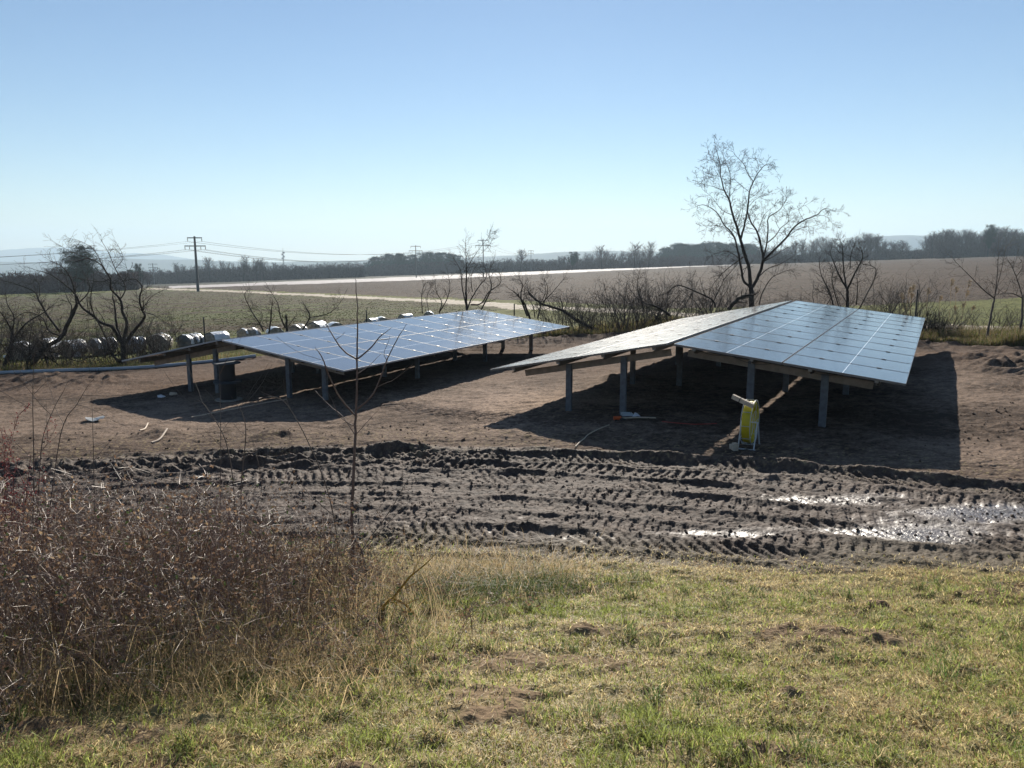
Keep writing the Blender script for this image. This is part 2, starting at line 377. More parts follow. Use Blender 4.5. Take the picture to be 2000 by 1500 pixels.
def panel_mat(name, cell, lx, ly, rough, line, coat):
    m = bpy.data.materials.new(name); m.use_nodes = True
    n = m.node_tree.nodes; l = m.node_tree.links; b = n['Principled BSDF']
    tc = n.new('ShaderNodeTexCoord'); sx = n.new('ShaderNodeSeparateXYZ'); l.new(tc.outputs['Object'], sx.inputs[0])
    def math_(op, a, bb=None):
        k = n.new('ShaderNodeMath'); k.operation = op
        if isinstance(a, (int, float)): k.inputs[0].default_value = a
        else: l.new(a, k.inputs[0])
        if bb is not None:
            if isinstance(bb, (int, float)): k.inputs[1].default_value = bb
            else: l.new(bb, k.inputs[1])
        return k.outputs[0]
    ax = math_('ABSOLUTE', sx.outputs[0]); mid = math_('LESS_THAN', ax, line)
    px = math_('ABSOLUTE', math_('SUBTRACT', math_('MODULO', math_('ADD', math_('DIVIDE', sx.outputs[0], (lx - .06) / 20), 100), 1), .5))
    py = math_('ABSOLUTE', math_('SUBTRACT', math_('MODULO', math_('ADD', math_('DIVIDE', sx.outputs[1], (ly - .05) / 6), 100), 1), .5))
    g = math_('MAXIMUM', math_('GREATER_THAN', px, .486), math_('GREATER_THAN', py, .493))
    mx = n.new('ShaderNodeMix'); mx.data_type = 'RGBA'; mx.inputs[6].default_value = (*cell, 1); mx.inputs[7].default_value = (.16, .18, .22, 1); l.new(g, mx.inputs[0])
    m2 = n.new('ShaderNodeMix'); m2.data_type = 'RGBA'; l.new(mx.outputs[2], m2.inputs[6]); m2.inputs[7].default_value = (.75, .77, .8, 1); l.new(mid, m2.inputs[0])
    l.new(m2.outputs[2], b.inputs['Base Color'])
    nz = n.new('ShaderNodeTexNoise'); nz.inputs['Scale'].default_value = 2.5; l.new(tc.outputs['Object'], nz.inputs['Vector'])
    mr = n.new('ShaderNodeMapRange'); mr.inputs[3].default_value = rough * .7; mr.inputs[4].default_value = rough * 1.5; l.new(nz.outputs[0], mr.inputs[0]); l.new(mr.outputs[0], b.inputs['Roughness'])
    b.inputs['IOR'].default_value = 1.5; b.inputs['Specular IOR Level'].default_value = .95; b.inputs['Coat Weight'].default_value = coat; b.inputs['Coat Roughness'].default_value = .3
    return m

# ------------------------------------------------------------------ solar arrays
def solar_array(label, A, th, tr, tl, pi, g, W, L, mats, posts_r, posts_l, rows=11):
    d = np.array([math.sin(th) * math.cos(pi), math.cos(th) * math.cos(pi), math.sin(pi)])
    e = np.array([math.cos(th), -math.sin(th), 0])
    mp, mfr, mfe = mats
    A = np.array(A, float); B = A - g * e
    cx, cy = (A + d * L / 2)[:2]
    root = empty('solar_array', (cx, cy, float(gz(cx, cy)))); Ri = Matrix.Translation(root.location).inverted()
    tag(root, label, 'solar array', 'ridge shaped solar arrays on steel posts')
    ml, mw = W / 2, L / rows
    gapx, gapy = .009, .009
    hx, hy = ml / 2 - gapx, mw / 2 - gapy
    T = .035; fw = .0075
    # shared meshes, in module axes: x down the slope, y along the ridge, z out of the glass
    b = MB(); b.box((0, 0, -.004), (hx - .004, 0, 0), (0, hy - .004, 0), (0, 0, .004)); glass = b.build('solar_module', mp); gm_ = glass.data; bpy.data.objects.remove(glass)
    b = MB()
    for sx in (-1, 1): b.box((sx * (hx - fw / 2 + .001), 0, -T / 2 + .003), (fw / 2, 0, 0), (0, hy + .001, 0), (0, 0, T / 2))
    for sy in (-1, 1): b.box((0, sy * (hy - fw / 2 + .001), -T / 2 + .003), (hx - fw, 0, 0), (0, fw / 2, 0), (0, 0, T / 2))
    fr = b.build('frame', mfr); fme = fr.data; bpy.data.objects.remove(fr)
    b = MB()
    b.box((0, -hy - gapy, .004), (.035, 0, 0), (0, .022, 0), (0, 0, .006))
    k_ = b.build('clamp', m_clamp); kme = k_.data; bpy.data.objects.remove(k_)
    for side, O, tilt in ((1, A, tr), (-1, B, tl)):
        s = side * e * math.cos(tilt) - np.array([0, 0, math.sin(tilt)])
        nn = np.cross(s, d) * side
        if nn[2] < 0: nn = -nn
        xax = s; yax = np.cross(nn, xax)
        flip = 1 if yax @ d > 0 else -1
        for i in range(2):
            for j in range(rows):
                c = O + s * (ml * (i + .5)) + d * (mw * (j + .5))
                sl = (random.random() - .5) * .003
                n2 = nn + sl * d; n2 /= np.linalg.norm(n2); y2 = np.cross(n2, xax); y2 /= np.linalg.norm(y2)
                Mx = Matrix(((xax[0], y2[0], n2[0], c[0]), (xax[1], y2[1], n2[1], c[1]), (xax[2], y2[2], n2[2], c[2]), (0, 0, 0, 1)))
                o = bpy.data.objects.new('solar_module', gm_); C.objects.link(o); o.parent = root; o.matrix_local = Ri @ Mx
                f2 = bpy.data.objects.new('frame', fme); C.objects.link(f2); f2.parent = o
                if not (j == 0 and flip > 0) and not (j == rows - 1 and flip < 0):
                    for sx in (-.5, .5): k2 = bpy.data.objects.new('clamp', kme); C.objects.link(k2); k2.parent = o; k2.location = (sx * hx, 0, 0)
        # purlins along the ridge direction, C profile
        ph, pw = .05, .025
        for t in (.30, 1.25, 2.15, 3.10):
            c0 = O + s * t - nn * (T + .002 + ph)
            b = MB()
            a0 = c0 + d * .22; a1 = c0 + d * (L - .22); mid = (a0 + a1) / 2; hl = d * np.linalg.norm(a1 - a0) / 2
            b.box(mid, s * .003, hl, nn * ph); b.box(mid + s * pw * .9 + nn * (ph - .003), s * pw * .8, hl, nn * .003); b.box(mid + s * pw * .9 - nn * (ph - .003), s * pw * .8, hl, nn * .003)
            b.box(mid + s * pw * 1.6 + nn * (ph - .012), s * .002, hl, nn * .008); b.box(mid + s * pw * 1.6 - nn * (ph - .012), s * .002, hl, nn * .008)
            b.build('purlin', m_beam, root)
            # end bracket
            b = MB(); b.box(a0 - d * .006 + nn * .02, s * .028, d * .012, nn * .028); b.build('bracket', m_alu, root)
        # crossbeams down the slope and their posts
        for q, dd in enumerate((.55, 3.95, 7.35, L - .8)):
            bh = .06
            t0, t1 = .12, 3.05
            c0 = O + d * dd - nn * (T + .004 + 2 * ph + bh)
            mid = c0 + s * (t0 + t1) / 2; hl = s * (t1 - t0) / 2
            b = MB(); b.box(mid, hl, d * .003, nn * bh); b.box(mid + d * .022 + nn * (bh - .003), hl, d * .019, nn * .003); b.box(mid + d * .022 - nn * (bh - .003), hl, d * .019, nn * .003)
            b.build('crossbeam', m_beam, root)
            for t in (posts_r if side > 0 else posts_l):
                p = c0 + s * t - d * .03
                zt = p[2] + .05; zb = float(gz(p[0], p[1])) - .25
                b = MB(); h = (zt - zb) / 2; cz = (zt + zb) / 2
                S_ = side * e
                b.box((p[0], p[1], cz), S_ * .055, d * .003, (0, 0, h))
                for sg in (-1, 1):
                    b.box(np.array((p[0], p[1], cz)) + S_ * sg * .053 + d * .03, S_ * .002, d * .03, (0, 0, h))
                    b.box(np.array((p[0], p[1], cz)) + S_ * sg * .045 + d * .06, S_ * .010, d * .002, (0, 0, h))
                b.build('post', m_steel, root)
    # module cables hanging below the near edge
    b = MB()
    for t0, t1, sag in ((.3, .9, .05), (.9, 1.6, .08), (2.0, 2.6, .06)):
        s = e * math.cos(tr) - np.array([0, 0, math.sin(tr)])
        k = np.linspace(0, 1, 9)[:, None]
        P = A + d * .25 + s * (t0 + (t1 - t0) * k) - np.array([0, 0, 1]) * (.06 + sag * 4 * k * (1 - k))
        b.tube(P, .004, 5)
    b.build('cable', m_cable, root)
    return root
random.seed(4)
mpL = panel_mat('cells_blue', (.12, .133, .165), 1.75, 1.01, .07, .009, .0)
mpR = panel_mat('cells_dark', (.035, .047, .062), 1.75, 1.10, .13, .0065, .10)
m_fr_dark = M('anodised_frame', (.16, .16, .17), .4, .7)
solar_array('left solar array with bright frames, cable drums under its near end', (-6.435, 16.858, -1.889), .494, .125, .20, -.003, .12, 3.5, 11.12,
            (mpL, m_alu, m_alu), (1.45, 2.5), (.8, 1.75))
solar_array('solar array on the right with dark seams, a yellow conduit reel standing before it', (2.669, 12.596, -1.475), .509, .111, .200, .006, .12, 3.5, 12.16,
            (mpR, m_fr_dark, m_fr_dark), (1.2, 2.35), (1.0, 2.1))

# ------------------------------------------------------------------ bare woody plants
def rnd3(rng): v = rng.normal(size=3); return v / (np.linalg.norm(v) + 1e-9)
def grow(out, p, d, L, r, lev, rng, seg=.12, wob=.22, trop=.05, kids=5, ang=.8, shr=.55, r1=.45, rmin=.0015):
    n = max(2, int(L / seg)); st = L / n; pts = [p]; dirs = []
    for k in range(n):
        d = d + rnd3(rng) * wob * .5 + np.array([0, 0, trop]); d = d / np.linalg.norm(d)
        q = p + d * st; a = r * (1 - (1 - r1) * k / n); b = r * (1 - (1 - r1) * (k + 1) / n)
        out.append((p, q, max(a, rmin), max(b, rmin))); p = q; pts.append(p); dirs.append(d)
    if lev > 0:
        m = max(1, int(round(kids * (.7 + .6 * rng.random()))))
        for c in range(m):
            t = .2 + .8 * (c + rng.random()) / m; k = min(n - 1, int(t * n))
            side = np.cross(dirs[k], rnd3(rng)); side /= np.linalg.norm(side) + 1e-9
            a = ang * (.6 + .7 * rng.random())
            nd = dirs[k] * math.cos(a) + side * math.sin(a)
            grow(out, pts[k + 1], nd, L * shr * (.6 + .7 * rng.random()) * (1.15 - .5 * t), max(rmin, r * (1 - (1 - r1) * t) * .6), lev - 1, rng, seg, wob * 1.1, trop, kids, ang, shr, r1, rmin)
def seg_mesh(out, name, mat, parent=None, col=None, n=3):
    A = np.array([o[0] for o in out]); B = np.array([o[1] for o in out]); ra = np.array([o[2] for o in out]); rb = np.array([o[3] for o in out])
    D = B - A; B = B + D * .04
    mb = MB(); big = ra > .02
    if big.any(): mb.segs(A[big], B[big], ra[big], rb[big], 7)
    if (~big).any(): mb.segs(A[~big], B[~big], ra[~big], rb[~big], n)
    return mb.build(name, mat, parent, smooth=False, col=col)
def smooth_poly(P, k=5):
    P = np.array(P, float); o = []
    for i in range(len(P) - 1):
        p0 = P[max(i - 1, 0)]; p1 = P[i]; p2 = P[i + 1]; p3 = P[min(i + 2, len(P) - 1)]
        for t in np.linspace(0, 1, k, endpoint=False):
            o.append(.5 * ((2 * p1) + (-p0 + p2) * t + (2 * p0 - 5 * p1 + 4 * p2 - p3) * t * t + (-p0 + 3 * p1 - 3 * p2 + p3) * t ** 3))
    o.append(P[-1]); return np.array(o)
def limb_tree(name, label, cat, limbs, y, off, sc, seed, twig, mat=m_bark, group=None, depth=.35, lev=2, dens=1.0, trunk_n=1, rmin=.0025, wob=.3, trop=.03):
    """limbs: list of (polyline in zoom px, r0, r1); off/sc map zoom px to photo px"""
    rng = np.random.default_rng(seed)
    x0 = limbs[0][0][0]; bu, bv = x0[0] / sc + off[0], x0[1] / sc + off[1]
    base = at(bu, bv, y); gzb = float(gz(base[0], base[1]))
    root = empty(name, (base[0], base[1], gzb)); tag(root, label, cat, group)
    trunk, tw = MB(), []
    for li, (P, r0, r1) in enumerate(limbs):
        n = len(P); W = []; dj = (rng.random() - .5) * 2 * depth * (0 if li < trunk_n else 1)
        for i, (a, b) in enumerate(P):
            yy = y + dj * (i / max(1, n - 1)) * 2.2
            W.append(at(a / sc + off[0], b / sc + off[1], yy))
        if li < trunk_n: W.insert(0, np.array([W[0][0], W[0][1], gzb - .1]))
        W = smooth_poly(W, 5); nn = len(W)
        W[1:-1] += rng.normal(size=(nn - 2, 3)) * min(.012, r0 * .12)
        R = np.linspace(r0, r1, nn) * (1.15 if y > 10 else 1); trunk.tube(W, R, 7 if r0 > .02 else 5)
        if li >= trunk_n or trunk_n == 0:
            ln = np.linalg.norm(np.diff(W, axis=0), axis=1).sum()
            m = int(ln * twig * dens * (1.9 if y > 20 else 1.15))
            for k in range(m):
                t = .15 + .85 * rng.random() ** .8; i = min(nn - 2, int(t * (nn - 1)))
                d0 = W[i + 1] - W[i]; d0 /= np.linalg.norm(d0) + 1e-9
                sd_ = np.cross(d0, rnd3(rng)); sd_ /= np.linalg.norm(sd_) + 1e-9; a = .7 + .5 * rng.random()
                grow(tw, W[i], d0 * math.cos(a) + sd_ * math.sin(a), .18 + (.48 if y > 10 else .6) * rng.random() * (1.1 - .6 * t), max(rmin * 1.6, R[i] * .3), lev - 1, rng, seg=.07, wob=wob, trop=trop, kids=4, shr=.5, rmin=rmin)
            d0 = W[-1] - W[-2]; d0 /= np.linalg.norm(d0)
            grow(tw, W[-1], d0, .35 if y > 10 else .08, r1, lev - 1, rng, seg=.07, wob=wob, kids=4, rmin=rmin)
    trunk.build('trunk', mat, root, smooth=True)
    if tw: seg_mesh(tw, 'twigs', mat, root)
    return root
def Z(*p): return list(p)
BIG = [([(1070, 1500), (1072, 1340), (1070, 1250), (1062, 1190)], .10, .075),
 ([(1062, 1200), (1050, 1050), (1010, 920), (985, 830), (960, 740), (925, 640), (895, 520), (860, 450), (830, 340), (820, 220), (790, 110)], .062, .006),
 ([(985, 830), (1010, 740), (1040, 600), (1055, 460), (1085, 380), (1130, 300), (1200, 240), (1260, 290)], .035, .005),
 ([(1085, 380), (1040, 310), (1010, 240), (960, 190), (920, 140)], .014, .004),
 ([(1070, 1210), (1120, 1130), (1160, 1000), (1150, 900), (1120, 780), (1060, 680), (1040, 600)], .06, .014),
 ([(1160, 1000), (1230, 930), (1330, 830), (1400, 740), (1480, 680), (1580, 640), (1640, 590), (1730, 610)], .042, .005),
 ([(1160, 990), (1190, 860), (1200, 740), (1205, 660), (1290, 600), (1340, 520), (1330, 480)], .03, .004),
 ([(1190, 860), (1260, 800), (1300, 740), (1360, 690), (1350, 620), (1320, 580)], .02, .004),
 ([(1062, 1200), (1010, 1150), (990, 1050), (960, 900), (925, 790), (860, 720), (800, 620), (700, 560), (630, 580)], .045, .005),
 ([(895, 520), (905, 400), (900, 300), (860, 200), (820, 100)], .014, .004),
 ([(860, 450), (780, 420), (700, 400), (630, 390)], .010, .003),
 ([(830, 340), (740, 320), (680, 290)], .008, .003), ([(820, 250), (760, 200), (735, 150)], .007, .003),
 ([(925, 640), (840, 600), (760, 500), (700, 450)], .012, .004), ([(950, 830), (860, 740), (780, 720), (700, 720)], .014, .004),
 ([(1330, 830), (1420, 760), (1500, 730), (1560, 740)], .012, .004), ([(1580, 640), (1650, 650), (1700, 700)], .008, .003),
 ([(1480, 680), (1440, 600), (1500, 560)], .008, .003), ([(1055, 460), (980, 400), (930, 350)], .01, .003),
 ([(1045, 580), (1100, 520), (1160, 490), (1210, 480)], .009, .003), ([(1120, 780), (1170, 640), (1240, 580)], .012, .004),
 ([(1170, 1000), (1250, 960), (1340, 900), (1400, 880)], .014, .004), ([(1020, 960), (950, 1010), (860, 1080), (780, 1170), (740, 1250)], .018, .006),
 ([(980, 980), (900, 930), (820, 930), (760, 960)], .014, .004), ([(960, 740), (1000, 620), (1000, 500)], .012, .004),
 ([(1130, 300), (1120, 230), (1140, 180)], .006, .003), ([(1130, 1120), (1200, 1060), (1300, 1020), (1400, 960)], .02, .005)]
limb_tree('bare_tree', 'tall bare tree with forked trunk standing behind the right solar array', 'tree', BIG, 29, (1200, 260), 4, 5, 7, depth=.8, lev=3, rmin=.0032, wob=.22, dens=.6)
LT = [([(965, 1180), (965, 1060), (955, 980)], .085, .07),
 ([(955, 980), (920, 900), (905, 800), (895, 700), (880, 640)], .045, .015),
 ([(960, 1000), (990, 850), (960, 760), (940, 660), (870, 580), (860, 500), (800, 400), (700, 340), (580, 370)], .05, .006),
 ([(975, 1000), (1050, 900), (1130, 800), (1110, 740), (1090, 650), (1110, 560), (1050, 500), (960, 520)], .045, .008),
 ([(950, 1000), (880, 880), (790, 840), (720, 780), (640, 720), (600, 640), (560, 590), (480, 520), (380, 460), (280, 430)], .05, .007),
 ([(940, 1150), (870, 1080), (830, 960), (790, 880), (710, 700), (730, 520)], .04, .008),
 ([(940, 660), (980, 560), (900, 420), (850, 300), (780, 180)], .02, .004), ([(900, 420), (960, 330), (900, 200)], .01, .003),
 ([(1130, 760), (1200, 780), (1260, 820), (1330, 860)], .014, .004), ([(1110, 740), (1180, 640), (1250, 600)], .014, .004),
 ([(860, 500), (780, 520), (640, 500), (520, 470), (440, 400)], .014, .004), ([(800, 400), (740, 280), (640, 210), (540, 180)], .012, .003),
 ([(960, 520), (1000, 470), (980, 380)], .01, .003), ([(700, 340), (560, 290), (440, 220)], .01, .003)]
limb_tree('fruit_tree', 'spreading bare fruit tree beside the grey pipe left of the left array', 'tree', LT, 24.8, (0, 420), 4, 7, 6, depth=.5, lev=2, rmin=.003, wob=.28, group='bare orchard trees by the bales')
LT2 = [([(250, 1200), (330, 1060), (480, 950), (540, 830), (600, 700)], .075, .045),
 ([(600, 700), (575, 560), (540, 470), (480, 400), (400, 360)], .03, .006), ([(460, 900), (370, 780), (300, 660), (270, 600), (130, 540), (40, 520)], .035, .006),
 ([(540, 830), (560, 720), (530, 660), (500, 580)], .02, .006), ([(480, 950), (380, 900), (330, 800), (200, 760), (90, 830)], .025, .006),
 ([(300, 660), (310, 560), (260, 480), (180, 420)], .014, .004), ([(600, 700), (680, 620), (700, 540), (650, 440)], .02, .005), ([(330, 1060), (450, 1080), (600, 1140), (720, 1100)], .02, .005)]
limb_tree('fruit_tree', 'bare fruit tree with one thick trunk leaning far to the right, at the left', 'tree', LT2, 24.6, (0, 420), 4, 8, 7, depth=.5, lev=2, rmin=.003, wob=.28, group='bare orchard trees by the bales')
LT3 = [([(30, 1190), (90, 1020), (95, 920)], .06, .045), ([(95, 920), (60, 840), (20, 780), (-40, 700)], .03, .006), ([(90, 1000), (200, 850), (330, 770), (420, 700)], .03, .005),
 ([(95, 920), (110, 800), (60, 700), (40, 600)], .025, .005), ([(380, 1200), (340, 1050), (330, 900), (300, 780)], .03, .006), ([(60, 1080), (-20, 960), (-90, 900)], .02, .005)]
limb_tree('fruit_tree', 'low gnarled bare fruit tree at the left edge of the picture', 'tree', LT3, 24.4, (0, 420), 4, 9, 8, depth=.5, lev=2, rmin=.003, wob=.28, group='bare orchard trees by the bales')
MID = [([(530, 790), (525, 700), (520, 600)], .05, .035), ([(520, 600), (525, 450), (520, 300), (518, 190)], .03, .004),
 ([(530, 740), (560, 660), (620, 560), (680, 480), (660, 400)], .03, .006), ([(525, 420), (560, 360), (620, 270), (690, 180), (710, 130)], .012, .004), ([(640, 300), (700, 240), (730, 180)], .007, .003),
 ([(560, 700), (640, 690), (700, 600), (790, 530), (780, 440)], .028, .006), ([(520, 700), (490, 560), (480, 440), (420, 330)], .025, .005),
 ([(640, 740), (690, 640), (720, 560), (700, 450), (740, 360)], .028, .005), ([(570, 600), (560, 480), (600, 400)], .018, .005)]
limb_tree('thorn_bush', 'tall many stemmed bare shrub just behind the far corner of the left array', 'shrub', MID, 31, (780, 420), 4, 10, 8, depth=.5, lev=2, rmin=.003, group='bare shrubs along the hedge')
MID2 = [([(310, 765), (330, 680), (290, 600), (280, 520)], .022, .006), ([(310, 765), (370, 660), (395, 560), (380, 460)], .022, .006), ([(180, 770), (175, 620), (200, 540), (230, 520)], .018, .005), ([(230, 760), (215, 640), (250, 560)], .014, .004)]
limb_tree('thorn_bush', 'thin bare shrub of a few curved stems above the far edge of the left array', 'shrub', MID2, 32, (780, 420), 4, 11, 7, depth=.3, lev=2, trunk_n=0, rmin=.003, group='bare shrubs along the hedge')
SH3 = [([(1020, 810), (980, 700), (920, 620), (880, 590)], .04, .012), ([(1000, 790), (950, 650), (960, 540), (930, 500)], .035, .006), ([(1080, 810), (1100, 700), (1050, 640), (1000, 590)], .03, .008), ([(1060, 800), (1040, 700), (980, 620), (990, 500)], .02, .005), ([(1100, 700), (1140, 600), (1130, 490)], .018, .005)]
limb_tree('thorn_bush', 'bare shrub with thick cut stems leaning left, beside the left array far end', 'shrub', SH3, 31, (780, 420), 4, 12, 8, depth=.4, lev=2, trunk_n=0, rmin=.003, group='bare shrubs along the hedge')
LOG = [([(1640, 930), (1500, 880), (1380, 820), (1280, 750), (1130, 700), (1040, 640), (1010, 600)], .065, .02), ([(1130, 690), (1160, 580), (1130, 490)], .02, .005), ([(1120, 680), (1200, 600), (1290, 490)], .02, .005), ([(1280, 750), (1260, 660), (1190, 630)], .015, .004)]
limb_tree('fallen_branch', 'long dark branch lying slanted through the hedge between the two arrays', 'branch', LOG, 30, (780, 420), 4, 13, 5, depth=.2, lev=2, trunk_n=0, rmin=.003)
RSH = [([(620, 760), (620, 660), (620, 580)], .06, .04), ([(620, 580), (560, 480), (510, 360), (480, 280)], .035, .006), ([(620, 580), (680, 450), (740, 330), (720, 250)], .035, .006), ([(620, 600), (590, 420), (580, 250), (560, 190)], .03, .005),
 ([(520, 740), (480, 600), (420, 480), (400, 380)], .03, .006), ([(640, 420), (650, 300), (690, 190)], .018, .004), ([(700, 760), (760, 640), (830, 500), (840, 420), (780, 390), (730, 390)], .022, .005), ([(560, 740), (500, 520), (520, 420)], .02, .005), ([(690, 700), (700, 560), (690, 430)], .02, .005), ([(640, 740), (560, 600), (470, 620), (400, 600)], .014, .004)]
limb_tree('thorn_bush', 'large vase shaped bare shrub behind the right corner of the right array', 'shrub', RSH, 27.5, (1500, 420), 4, 14, 9, depth=.5, lev=2, rmin=.003, group='bare shrubs along the hedge')
R2 = [([(1700, 1000), (1740, 800), (1770, 650)], .035, .022), ([(1770, 650), (1790, 480), (1800, 290)], .015, .004), ([(1770, 650), (1690, 590), (1600, 500), (1520, 420), (1450, 350)], .018, .004), ([(1770, 640), (1830, 400), (1860, 230)], .012, .003)]
limb_tree('fruit_tree', 'thin young bare tree on the verge at the right', 'tree', R2, 22.5, (1500, 420), 4, 15, 5, depth=.3, lev=2, mat=m_bark2, rmin=.003, group='slender trees at the right edge')
R3 = [([(1950, 1000), (1985, 800), (1990, 650)], .035, .025), ([(1990, 650), (1900, 610), (1780, 620)], .018, .005), ([(1990, 650), (1940, 480), (1870, 340)], .018, .004), ([(1990, 650), (2040, 500), (2050, 380)], .018, .004), ([(1940, 480), (1990, 400), (1960, 330)], .012, .003)]
limb_tree('fruit_tree', 'young bare tree with level side branch at the right picture edge', 'tree', R3, 22, (1500, 420), 4, 16, 7, depth=.3, lev=2, mat=m_bark2, rmin=.003, group='slender trees at the right edge')
LSH = [([(1040, 920), (1040, 840), (1035, 780)], .05, .03), ([(1030, 880), (990, 790), (970, 690), (910, 590)], .03, .004), ([(900, 920), (915, 820), (920, 740)], .03, .02), ([(860, 910), (830, 850), (760, 740), (710, 620), (760, 570)], .03, .004), ([(1160, 900), (1220, 800), (1200, 740)], .028, .02), ([(1220, 800), (1340, 780), (1420, 730), (1480, 650)], .018, .004), ([(900, 890), (800, 850), (680, 860), (540, 830)], .02, .004), ([(1040, 890), (1100, 800)], .015, .006), ([(830, 850), (850, 780), (800, 720)], .012, .004)]
limb_tree('thorn_bush', 'low pruned bare shrub with thick stubs above the left array ridge', 'shrub', LSH, 30, (300, 420), 4, 17, 8, depth=.4, lev=2, rmin=.003, group='bare shrubs along the hedge')
LG2 = [([(1290, 1340), (1340, 1290)], .05, .04)]
L3 = [([(790, 1360), (760, 1300), (640, 1240), (500, 1190), (415, 1245)], .035, .012), ([(890, 1380), (960, 1300), (1030, 1270)], .07, .05), ([(740, 1390), (800, 1260), (850, 1150), (830, 1080)], .02, .005), ([(850, 1150), (930, 1060), (980, 1000)], .012, .004), ([(1130, 1340), (1160, 1240), (1230, 1130), (1330, 1080), (1400, 1060)], .022, .004), ([(600, 1420), (610, 1240), (590, 1080)], .016, .004), ([(240, 1400), (180, 1200), (200, 1080)], .02, .004), ([(430, 1420), (340, 1360), (240, 1330)], .05, .02)]
limb_tree('thorn_bush', 'tangle of bent dark stems at the foot of the tall bare tree', 'shrub', L3, 28.5, (1200, 260), 4, 18, 7, depth=.4, lev=2, trunk_n=0, rmin=.003, group='bare shrubs along the hedge')

# filler shrubs, each its own thing, built from a few shared kinds
def shrub_parts(seed, H, Wd, stems, lev=2, kids=6):
    rng = np.random.default_rng(seed); out = []
    for k in range(stems):
        a = rng.random() * 6.283; r = rng.random() * Wd * .5
        a2 = a + rng.normal() * .6; sp = .2 + .7 * rng.random(); d = np.array([math.cos(a2) * sp, math.sin(a2) * sp, 1.]); d /= np.linalg.norm(d)
        grow(out, np.array([math.cos(a) * r, math.sin(a) * r, -.05]), d, H * (.55 + .5 * rng.random()), .008 + .008 * rng.random(), lev, rng, seg=.12, wob=.36, trop=.02, kids=kids, ang=.75, shr=.42, rmin=.0022)
    thick = [o for o in out if o[2] > .0075]; thin = [o for o in out if o[2] <= .0075]
    return thick, thin
PROT = []
for sd_ in range(6):
    a, b = shrub_parts(100 + sd_, 1.9, 1.3, 11 if sd_ < 4 else 16, 2, 5)
    o1 = seg_mesh(a, 'stems', m_bark2 if sd_ % 2 else m_bark); o2 = seg_mesh(b, 'twigs', m_bark2 if sd_ % 3 else m_bark)
    PROT.append((o1.data, o2.data)); bpy.data.objects.remove(o1); bpy.data.objects.remove(o2)
def put_shrub(u, v, y, h, label, group, k, rz):
    p = at(u, v, y); x, yy = p[0], p[1]
    r = empty('bare_shrub', (x, yy, float(gz(x, yy)))); r.rotation_euler = (0, 0, rz); r.scale = (h / 1.9 * 1.1, h / 1.9 * 1.1, h / 1.9)
    tag(r, label, 'shrub', group)
    for nm, me in zip(('stems', 'twigs'), PROT[k]):
        c = bpy.data.objects.new(nm, me); C.objects.link(c); c.parent = r
rs = random.Random(3)
for i in range(26):
    u = 1085 + i * 13.5 + rs.uniform(-8, 8)
    put_shrub(u, 640, 29.3 + rs.uniform(-.8, 2.0), rs.uniform(1.0, 2.3), 'dense bare hedge shrub in the thicket between the two arrays', 'hedge shrubs between the arrays', rs.randrange(6), rs.uniform(0, 6))
for i in range(12):
    u = 1440 + i * 32 + rs.uniform(-9, 9)
    put_shrub(u, 640, 28.0 + rs.uniform(-.6, 1.2), rs.uniform(1.2, 1.9) * (1.15 if u > 1600 else .9), 'bare hedge shrub showing above the far edge of the right array', 'hedge shrubs behind the right array', rs.randrange(6), rs.uniform(0, 6))
for i in range(9):
    u = 1800 + i * 30 + rs.uniform(-10, 10)
    put_shrub(u, 660, 24.5 + rs.uniform(-.8, .8), rs.uniform(.6, 1.2), 'low bare shrub on the verge right of the right array', 'low shrubs on the right verge', rs.randrange(6), rs.uniform(0, 6))
for i in range(30):
    u = -40 + i * 13 + rs.uniform(-10, 10)
    put_shrub(u, 715, 24.6 + rs.uniform(-.3, 1.2), rs.uniform(.8, 1.9) * (1.3 if u < 120 else .95), 'bare shrub in the tangle between the pipe and the bales', 'shrubs by the pipe', rs.randrange(6), rs.uniform(0, 6))
for i in range(7):
    u = 470 + i * 60 + rs.uniform(-10, 10)
    put_shrub(u, 690, 28.0 + rs.uniform(-.3, 1.2), rs.uniform(.5, .9), 'low bare shrub behind the ridge of the left array', 'low shrubs behind the left array', rs.randrange(6), rs.uniform(0, 6))
# dark brush heap at the far right corner of the right array
rng = np.random.default_rng(77); out = []
bp = np.array([13.3, 24.2]); bz = float(gz(*bp))
for k in range(260):
    a = rng.random() * 6.28; r = abs(rng.normal()) * .45
    grow(out, np.array([bp[0] + math.cos(a) * r, bp[1] + math.sin(a) * r, bz - .05]), np.array([rng.normal() * .7, rng.normal() * .7, .9 - r * .5]), .3 + .6 * rng.random(), .008, 1, rng, seg=.12, wob=.6, kids=4, rmin=.004)
bh = empty('brush_heap', (bp[0], bp[1], bz)); seg_mesh(out, 'branches', m_bark, bh)
tag(bh, 'dark heap of cut brush beside the far right corner of the right array', 'brush heap')

